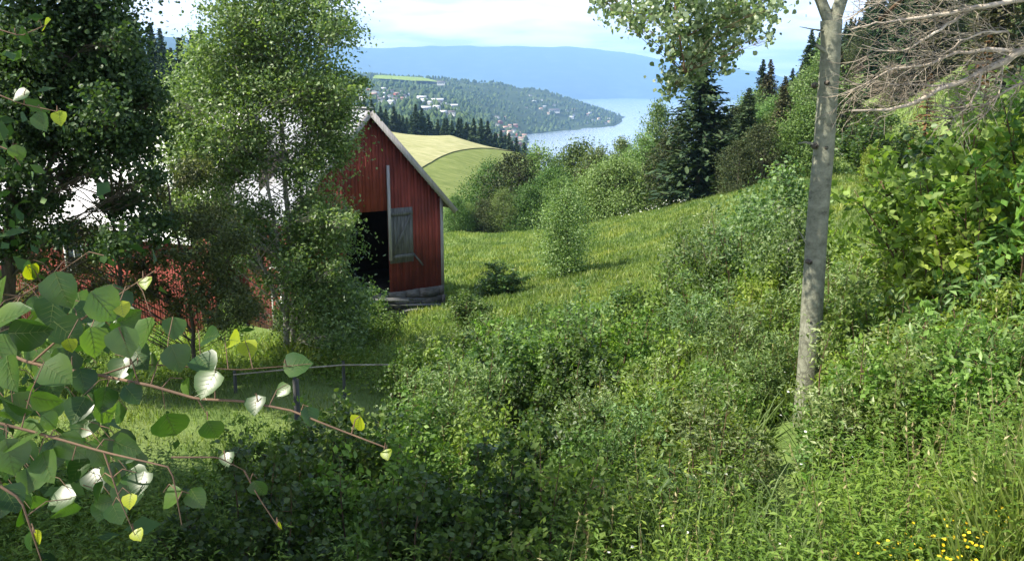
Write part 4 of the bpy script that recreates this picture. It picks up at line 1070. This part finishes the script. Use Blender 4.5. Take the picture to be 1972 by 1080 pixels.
for a__ in [(690, 815, 1.42, 40, -.3), (235, 595, 1.52, 34, .2), (115, 228, 2.0, 30, .1), (450, 655, 1.7, 46, 1.3), (478, 672, 1.72, 40, .3), (540, 1012, 1.4, 20, .4), (265, 1030, 1.36, 30, .6), (90, 46, 2.2, 30, 1.4), (280, 545, 1.6, 30, .2), (135, 665, 1.5, 30, .2), (75, 1035, 1.3, 34, .1), (745, 875, 1.4, 26, .4), (60, 525, 1.6, 36, .1), (250, 965, 1.36, 34, .1)]:
    leaf_at(*a__, yellow=True)
# extra filler leaves around the lower left
for k in range(100):
    leaf_at(-60 + 330 * R.rand() ** 1.2, 580 + 420 * R.rand(), 1.6 + .5 * R.rand(), 40 + 26 * R.rand(), R.normal() * .7)
# upper crown of the same tree, outside the frame, shading the ground
UC = MB(); ub = MB()
cl3 = [(-.6 + R.normal() * 1.3, -1.6 + R.normal() * 1.3, 5.6 + 4 * R.rand(), .9) for k in range(34)]
cl3 = [c for c in cl3 if (c[1] + nb[1]) < -1.5]
TT = np.array([[-.2, .2, z] for z in np.linspace(4.5, 9, 14)])
clump_crown(UC, tg, TT, cl3, 12000, .08, ROUND, .012, sub=10, tight=.4)
lgo = lg.obj('leaves', M['sapgreen'], root); vn.obj('leaf_veins', M['vein'], lgo); ly_.obj('yellow_leaves', M['sapyellow'], root); tg.obj('twigs', M['twig'], root); UC.obj('crown', M['birch'], root)

# ------------------------------------------------------------------ shade trees added off frame to cast the foreground shadow
for k, (x_, y_, s_) in enumerate([(-8.4, 5.0, 1.0), (-8.2, 1.0, .62), (-9.2, 8.3, .84), (-12.2, 4.2, 1.1)]):
    z_ = gz(x_, y_)
    copy_thing(t_shade, (x_, y_, z_), k * 1.3, (s_, s_, s_), 'off-frame leafy tree added to shade the foreground', 'shade trees added off frame')

# ------------------------------------------------------------------ fence
fc = empty('rail_fence', at(600, 720, 18.5)); fz = np.array(fc.location)
tag(fc, 'low old wooden rail fence in the grass before the barn', 'fence')
pf = [at(px, py, y) - fz for px, py, y in [(450, 722, 18.2), (565, 712, 18.0), (660, 703, 18.4), (758, 703, 18.6), (830, 700, 18.8)]]
rl = MB(); rl.tube(np.array(pf) + R.normal(size=(5, 3)) * [0, .03, .02], .018, 6); rl.obj('rail', M['deadwood'], fc)
for p_ in pf:
    g_ = gz(p_[0] + fz[0], p_[1] + fz[1]) - fz[2]
    b = MB(); b.tube([[p_[0], p_[1] + .06, g_ - .2], [p_[0], p_[1] + .06, p_[2] + .08]], [.045, .04], 6); b.obj('post', M['greywood'], fc)
fp = MB(); a1 = at(568, 730, 12.0); z0_ = gz(a1[0], 12.0); fp.tube([[0, 0, -.2], [0.01, 0, a1[2] - z0_]], [.055, .045], 8)
o = fp.obj('fence_post', M['greywood']); o.location = (a1[0], 12.0, z0_); tag(o, 'single dark wooden post standing in the lawn by the birch twigs', 'post')

# ------------------------------------------------------------------ ground vegetation (uncountable)
def scatter(n, u0, u1, y0, y1, pw=1.0):
    u = (u0 + (u1 - u0) * R.rand(n) - 986) / F
    y = np.exp(math.log(y0) + (math.log(y1) - math.log(y0)) * R.rand(n) ** pw)
    x = u * y; return x, y, hz(x, y)


def inside_barn(x, y):
    lx = (x + 5.88) * math.cos(PHI) + (y - 35) * math.sin(PHI); ly = -(x + 5.88) * math.sin(PHI) + (y - 35) * math.cos(PHI)
    return (np.abs(lx) < 3.5) & (ly > -.2) & (ly < 17)


gr = MB()
for n_, u0, u1, y0, y1, h0, h1 in [(170000, 780, 1800, 24, 100, .18, .36), (135000, -150, 2600, 4.8, 30, .22, .55), (30000, 0, 800, 11, 34, .08, .22), (46000, 850, 2500, 4.9, 15, .5, .95)]:
    x, y, z = scatter(n_, u0, u1, y0, y1)
    keep = ~inside_barn(x, y); lawn = (x < -1.5) & (y > 10) & (y < 20) & (x > -9)
    if h0 > .4: keep &= (np.sin(x * 2.3 + np.sin(y * 1.9) * 2) * np.sin(y * 2.1 + x) + R.normal(size=len(x)) * .25) > .25
    keep &= ~((np.abs(x / y - .343) < .03) & (y > 6.5) & (y < 10.2))
    if h0 > .1: keep &= ~(lawn & (x < -2.5))
    keep &= ~(((x - 4.35) ** 2 + (y - 7.05) ** 2) < .16)
    x, y, z = x[keep], y[keep], z[keep]; n = len(x)
    clumpy = .6 + .8 * (np.sin(x * 1.7 + np.sin(y * 1.1) * 2) * np.cos(y * 1.3 + x * .6) * .5 + .5)
    D = np.stack([R.normal(size=n) * .35, R.normal(size=n) * .35, np.ones(n)], 1); N = np.stack([R.normal(size=n), R.normal(size=n) - .3, R.normal(size=n) * .2], 1)
    wfac = np.clip(y / 13, .55, 3.2) * (.6 if h0 > .4 else 1)
    # blades: width scales with distance by making two nearby blades one broad one
    P_ = np.stack([x, y, z - .02], 1); S_ = (h0 + (h1 - h0) * R.rand(n)) * clumpy
    N /= np.linalg.norm(N, axis=1)[:, None]; D = D - N * (D * N).sum(1)[:, None]; D /= np.linalg.norm(D, axis=1)[:, None]; Sd = np.cross(D, N)
    TV = BLADE[0]
    V = P_[:, None] + S_[:, None, None] * (TV[None, :, 0, None] * wfac[:, None, None] * 1.3 * Sd[:, None] + TV[None, :, 1, None] * D[:, None] + TV[None, :, 2, None] * N[:, None])
    gr.add(V.reshape(-1, 3), (BLADE[1][None] + (np.arange(n) * 7)[:, None, None]).reshape(-1, 3))
tag(gr.obj('meadow_grass', M['grass']), 'tall meadow grass and mown lawn covering the slope', 'grass', kind='stuff')
# leafy weeds: upright stems with leaves
wdm = MB()
ns = 14000; x, y, z = scatter(ns, -150, 2600, 5.0, 28)
keep = ~((x < -1.8) & (y > 10.5) & (y < 19)) & ~((np.abs(x / y - .343) < .045) & (y > 6.3) & (y < 10.3)); x, y, z = x[keep], y[keep], z[keep]
keep = ~(((x - 4.35) ** 2 + (y - 7.05) ** 2) < .2); x, y, z = x[keep], y[keep], z[keep]; ns = len(x)
hh = .4 + .85 * R.rand(ns); per = 20
f = np.tile(np.linspace(.15, 1, per), ns); X = np.repeat(x, per); Y_ = np.repeat(y, per); Z = np.repeat(z, per); H = np.repeat(hh, per)
lx = np.repeat(R.normal(size=ns) * .12, per) * f; ly = np.repeat(R.normal(size=ns) * .12, per) * f
a_ = R.rand(ns * per) * 6.283; rr = .09 * (1.15 - f) + .03
Pp = np.stack([X + lx + np.cos(a_) * rr, Y_ + ly + np.sin(a_) * rr, Z + H * f], 1); Dn = np.stack([np.cos(a_), np.sin(a_), .2 + R.normal(size=len(a_)) * .3], 1); Nn = np.stack([R.normal(size=len(a_)) * .35, R.normal(size=len(a_)) * .35, np.ones(len(a_))], 1)
wdm.leaves(Pp, Nn, (.10 * (1.2 - .6 * f)) * (.7 + .6 * R.rand(len(a_))), LONG, Dn)
# broad ground leaves
x, y, z = scatter(115000, -150, 2600, 5.0, 30); keep = ~((np.abs(x / y - .343) < .035) & (y > 6.8) & (y < 10.2)) & ~((x < -1.8) & (y > 10.5) & (y < 19)) & ~(((x - 4.35) ** 2 + (y - 7.05) ** 2) < .2); x, y, z = x[keep], y[keep], z[keep]
Pp = np.stack([x, y, z + .03 + .42 * R.rand(len(x)) ** 1.2], 1); Nn = rdir(len(x)) * .6 + [0, 0, .9]
wdm.leaves(Pp, Nn, .07 * (.6 + .9 * R.rand(len(x))), ROUND)
tag(wdm.obj('undergrowth', M['weed']), 'leafy green weeds and nettles covering the slope below the window', 'undergrowth', kind='stuff')
# ferns
fern = empty('fern', (0, 0, -500)); tag(fern, None, 'fern'); fm = MB(); Pf, Nf, Df, Sf = [], [], [], []
for k in range(13):
    a = k * .483 * 2 + R.rand() * .3; L_ = .65 + .25 * R.rand(); dr = np.array([math.cos(a), math.sin(a), 0]); sdv = np.array([-dr[1], dr[0], 0])
    for m_ in range(26):
        f_ = (m_ + 2) / 28; q_ = dr * L_ * f_ * .85 + np.array([0, 0, .62 * L_ * math.sin(f_ * 2.3)])
        wv = .17 * math.sin(min(1, f_ * 1.15 + .15) * math.pi) + .015
        for s_ in (-1, 1):
            Pf.append(q_ + sdv * s_ * wv * .5); Df.append(sdv * s_ + dr * .35); Nf.append([dr[0] * -.2, dr[1] * -.2, 1]); Sf.append(wv * 1.1)
fm.leaves(np.array(Pf), np.array(Nf) + R.normal(size=(len(Pf), 3)) * .12, np.array(Sf), LONG, np.array(Df))
KIDS[fern.name] = [fm.obj('fronds', M['fern'], fern)]; P(fern)
for k, (px, Y, s) in enumerate([(1040, 6.9, 1.0), (1130, 7.2, 1.1), (960, 6.6, .9), (1200, 7.6, 1.0), (1080, 8.2, 1.1), (890, 6.4, .9), (1000, 7.8, 1.0), (1160, 6.4, .8), (1250, 6.8, .9)]):
    put(fern, px, Y, s, 'green fern in the shade at the bottom centre', 'ferns at the bottom centre')
for k, (px, Y, s) in enumerate([(1680, 8.6, .9), (1720, 8.0, .9), (1790, 8.4, .8), (1660, 7.4, .7), (1430, 7.8, .8)]):
    put(fern, px, Y, s, 'sunlit fern in the weeds near the foot of the aspen', 'ferns near the foot of the aspen')
# flowers
yf = MB(); x, y, z = scatter(620, 1440, 2050, 4.8, 5.45); Pp = np.stack([x, y, z + .25 + .4 * R.rand(len(x))], 1)
sel = (np.sin(x * 5) + np.sin(y * 7 + x * 3)) > -.2; Pp = Pp[sel]; yf.leaves(Pp, rdir(len(Pp)) * .5 + [0, -.3, 1], .026, ROUND)
tag(yf.obj('yellow_flowers', M['yellowfl']), 'small yellow flowers along the bottom right edge', 'flowers', kind='stuff')
wf_ = MB(); x, y, z = scatter(60, 850, 1700, 6, 18); Pp = np.stack([x, y, z + .5 + .5 * R.rand(len(x))], 1); wf_.leaves(Pp, rdir(len(Pp)) * .4 + [0, -.2, 1], .03, ROUND)
x, y, z = scatter(90, 1190, 1330, 66, 88); Pp = np.stack([x, y, z + .5 + .3 * R.rand(len(x))], 1); wf_.leaves(Pp, rdir(len(Pp)) * .4 + [0, -.2, 1], .10, ROUND)
tag(wf_.obj('white_flowers', M['whitefl']), 'small white flowers dotted through the weeds and meadow', 'flowers', kind='stuff')
# dry stalks with seed heads
ds = MB(); x, y, z = scatter(420, 820, 2300, 5.2, 20); kp = ~((np.abs(x / y - .343) < .03) & (y > 6.5) & (y < 10.2)); x, y, z = x[kp], y[kp], z[kp]
for xx, yy_, zz in zip(x, y, z):
    h_ = .7 + .6 * R.rand(); lx_, ly2 = R.normal() * .12, R.normal() * .12
    ds.tube([[xx, yy_, zz], [xx + lx_ * .4, yy_ + ly2 * .4, zz + h_ * .6], [xx + lx_, yy_ + ly2, zz + h_]], [.0035, .003, .002], 3)
    m_ = 5; ds.leaves(np.array([[xx + lx_ * f_, yy_ + ly2 * f_, zz + h_ * f_] for f_ in np.linspace(.82, 1.02, m_)]), rdir(m_) + [0, 0, .3], .05, LONG, np.array([[R.normal() * .5, R.normal() * .5, 1]] * m_))
tag(ds.obj('dry_stalks', M['straw']), 'straw-coloured dry grass stalks standing through the weeds', 'grass', kind='stuff')
# bare earth
be = MB(); xs = np.linspace(3.2, 5.4, 24); yy2 = np.linspace(6.0, 8.2, 24); X, Y2 = np.meshgrid(xs, yy2); Z2 = hz(X.ravel(), Y2.ravel()) + .05 - .25 * np.clip((((X.ravel() - 4.35) / .42) ** 2 + ((Y2.ravel() - 7.05) / .42) ** 2) - .7, 0, 2) + R.normal(size=X.size) * .012
i = np.arange(23)[:, None] * 24; j = np.arange(23)[None]
be.add(np.stack([X.ravel(), Y2.ravel(), Z2], 1), np.stack([i + j, i + j + 1, i + 25 + j, i + 24 + j], -1).reshape(-1, 4))
tag(be.obj('bare_soil', M['soil'], None, True), kind='structure')

# prototypes are only templates: remove them
for o in PROTOS:
    for c in KIDS[o.name]: bpy.data.objects.remove(c)
    bpy.data.objects.remove(o)

# ------------------------------------------------------------------ haze
hm, nt, out = newmat('haze_air'); pv = nt.nodes.new('ShaderNodeVolumePrincipled'); pv.inputs['Color'].default_value = (.31, .54, .92, 1); pv.inputs['Density'].default_value = .85e-4; pv.inputs['Anisotropy'].default_value = .1
nt.links.new(pv.outputs[0], out.inputs['Volume'])
hb = MB(); hb.box((0, 12000, 380), (52000, 26000, 1200)); ho = hb.obj('haze', hm); tag(ho, kind='stuff'); ho['label'] = 'thin blue haze over the fjord valley'; ho['category'] = 'haze'

# ------------------------------------------------------------------ light and sky
EL = math.radians(50); sx, sy_ = -.955, -.30
nrm = math.hypot(sx, sy_); sx /= nrm; sy_ /= nrm
sv = Vector((sx * math.cos(EL), sy_ * math.cos(EL), math.sin(EL)))
sl = bpy.data.lights.new('sun', 'SUN'); sl.energy = 5.0; sl.angle = math.radians(.53); sl.color = (1, .935, .80)
so = bpy.data.objects.new('sun', sl); COL.objects.link(so); so.rotation_euler = sv.to_track_quat('Z', 'Y').to_euler(); so.location = (0, 0, 50)
W = bpy.data.worlds.new('World'); sc.world = W; W.use_nodes = True; nt = W.node_tree; nt.nodes.clear(); L = nt.links
wo = nt.nodes.new('ShaderNodeOutputWorld'); bg = nt.nodes.new('ShaderNodeBackground'); L.new(bg.outputs[0], wo.inputs[0]); bg.inputs['Strength'].default_value = .11
sk = nt.nodes.new('ShaderNodeTexSky'); sk.sky_type = 'NISHITA'; sk.sun_disc = False; sk.sun_elevation = EL; sk.sun_rotation = math.atan2(sx, sy_); sk.altitude = 200; sk.air_density = 1.0; sk.dust_density = 1.2
tc = nt.nodes.new('ShaderNodeTexCoord'); sp = nt.nodes.new('ShaderNodeSeparateXYZ'); L.new(tc.outputs['Generated'], sp.inputs[0])
ad = nt.nodes.new('ShaderNodeMath'); ad.operation = 'ADD'; ad.inputs[1].default_value = .09; mxz = nt.nodes.new('ShaderNodeMath'); mxz.operation = 'MAXIMUM'; mxz.inputs[1].default_value = 0
L.new(sp.outputs['Z'], mxz.inputs[0]); L.new(mxz.outputs[0], ad.inputs[0])
dx = nt.nodes.new('ShaderNodeMath'); dx.operation = 'DIVIDE'; L.new(sp.outputs['X'], dx.inputs[0]); L.new(ad.outputs[0], dx.inputs[1])
dy = nt.nodes.new('ShaderNodeMath'); dy.operation = 'DIVIDE'; L.new(sp.outputs['Y'], dy.inputs[0]); L.new(ad.outputs[0], dy.inputs[1])
cmb = nt.nodes.new('ShaderNodeCombineXYZ'); L.new(dx.outputs[0], cmb.inputs[0]); L.new(dy.outputs[0], cmb.inputs[1])
cn = nt.nodes.new('ShaderNodeTexNoise'); cn.inputs['Scale'].default_value = .55; cn.inputs['Detail'].default_value = 8; cn.inputs['Roughness'].default_value = .55; cn.inputs['Distortion'].default_value = .4
L.new(cmb.outputs[0], cn.inputs['Vector'])
cr = ramp(nt, [(.30, (.5, .5, .5)), (.42, (.9, .9, .9)), (.52, (1, 1, 1))]); L.new(cn.outputs['Fac'], cr.inputs[0])
cn2 = nt.nodes.new('ShaderNodeTexNoise'); cn2.inputs['Scale'].default_value = 1.1; cn2.inputs['Detail'].default_value = 6; L.new(cmb.outputs[0], cn2.inputs['Vector'])
cc = ramp(nt, [(.40, (4.9, 5.25, 6.2)), (.58, (8.8, 8.7, 8.6))]); L.new(cn2.outputs['Fac'], cc.inputs[0])
mx = nt.nodes.new('ShaderNodeMixRGB'); L.new(cr.outputs[0], mx.inputs[0]); L.new(sk.outputs[0], mx.inputs[1]); L.new(cc.outputs[0], mx.inputs[2])
L.new(mx.outputs[0], bg.inputs['Color'])
zr = nt.nodes.new('ShaderNodeMapRange'); zr.inputs['From Min'].default_value = .18; zr.inputs['From Max'].default_value = .42; zr.inputs['To Min'].default_value = 1; zr.inputs['To Max'].default_value = .12
zm = nt.nodes.new('ShaderNodeMath'); zm.operation = 'MULTIPLY'; L.new(sp.outputs['Z'], zr.inputs['Value']); L.new(zr.outputs[0], zm.inputs[0]); L.new(cr.outputs[0], zm.inputs[1]); L.new(zm.outputs[0], mx.inputs[0])

# ------------------------------------------------------------------ camera
cd = bpy.data.cameras.new('camera'); cam = bpy.data.objects.new('camera', cd); COL.objects.link(cam)
cd.sensor_width = 36; cd.lens = 36 * F / 1972; cd.clip_start = .05; cd.clip_end = 60000
cam.location = (0, 0, 0); cam.rotation_euler = (math.radians(90) - TH, 0, 0); sc.camera = cam
sc.view_settings.view_transform = 'Standard'; sc.view_settings.look = 'None'; sc.view_settings.exposure = 1.3; sc.view_settings.gamma = 1
sc.cycles.max_bounces = 6; sc.cycles.diffuse_bounces = 3; sc.cycles.transmission_bounces = 4; sc.cycles.volume_bounces = 1; sc.cycles.use_denoising = True
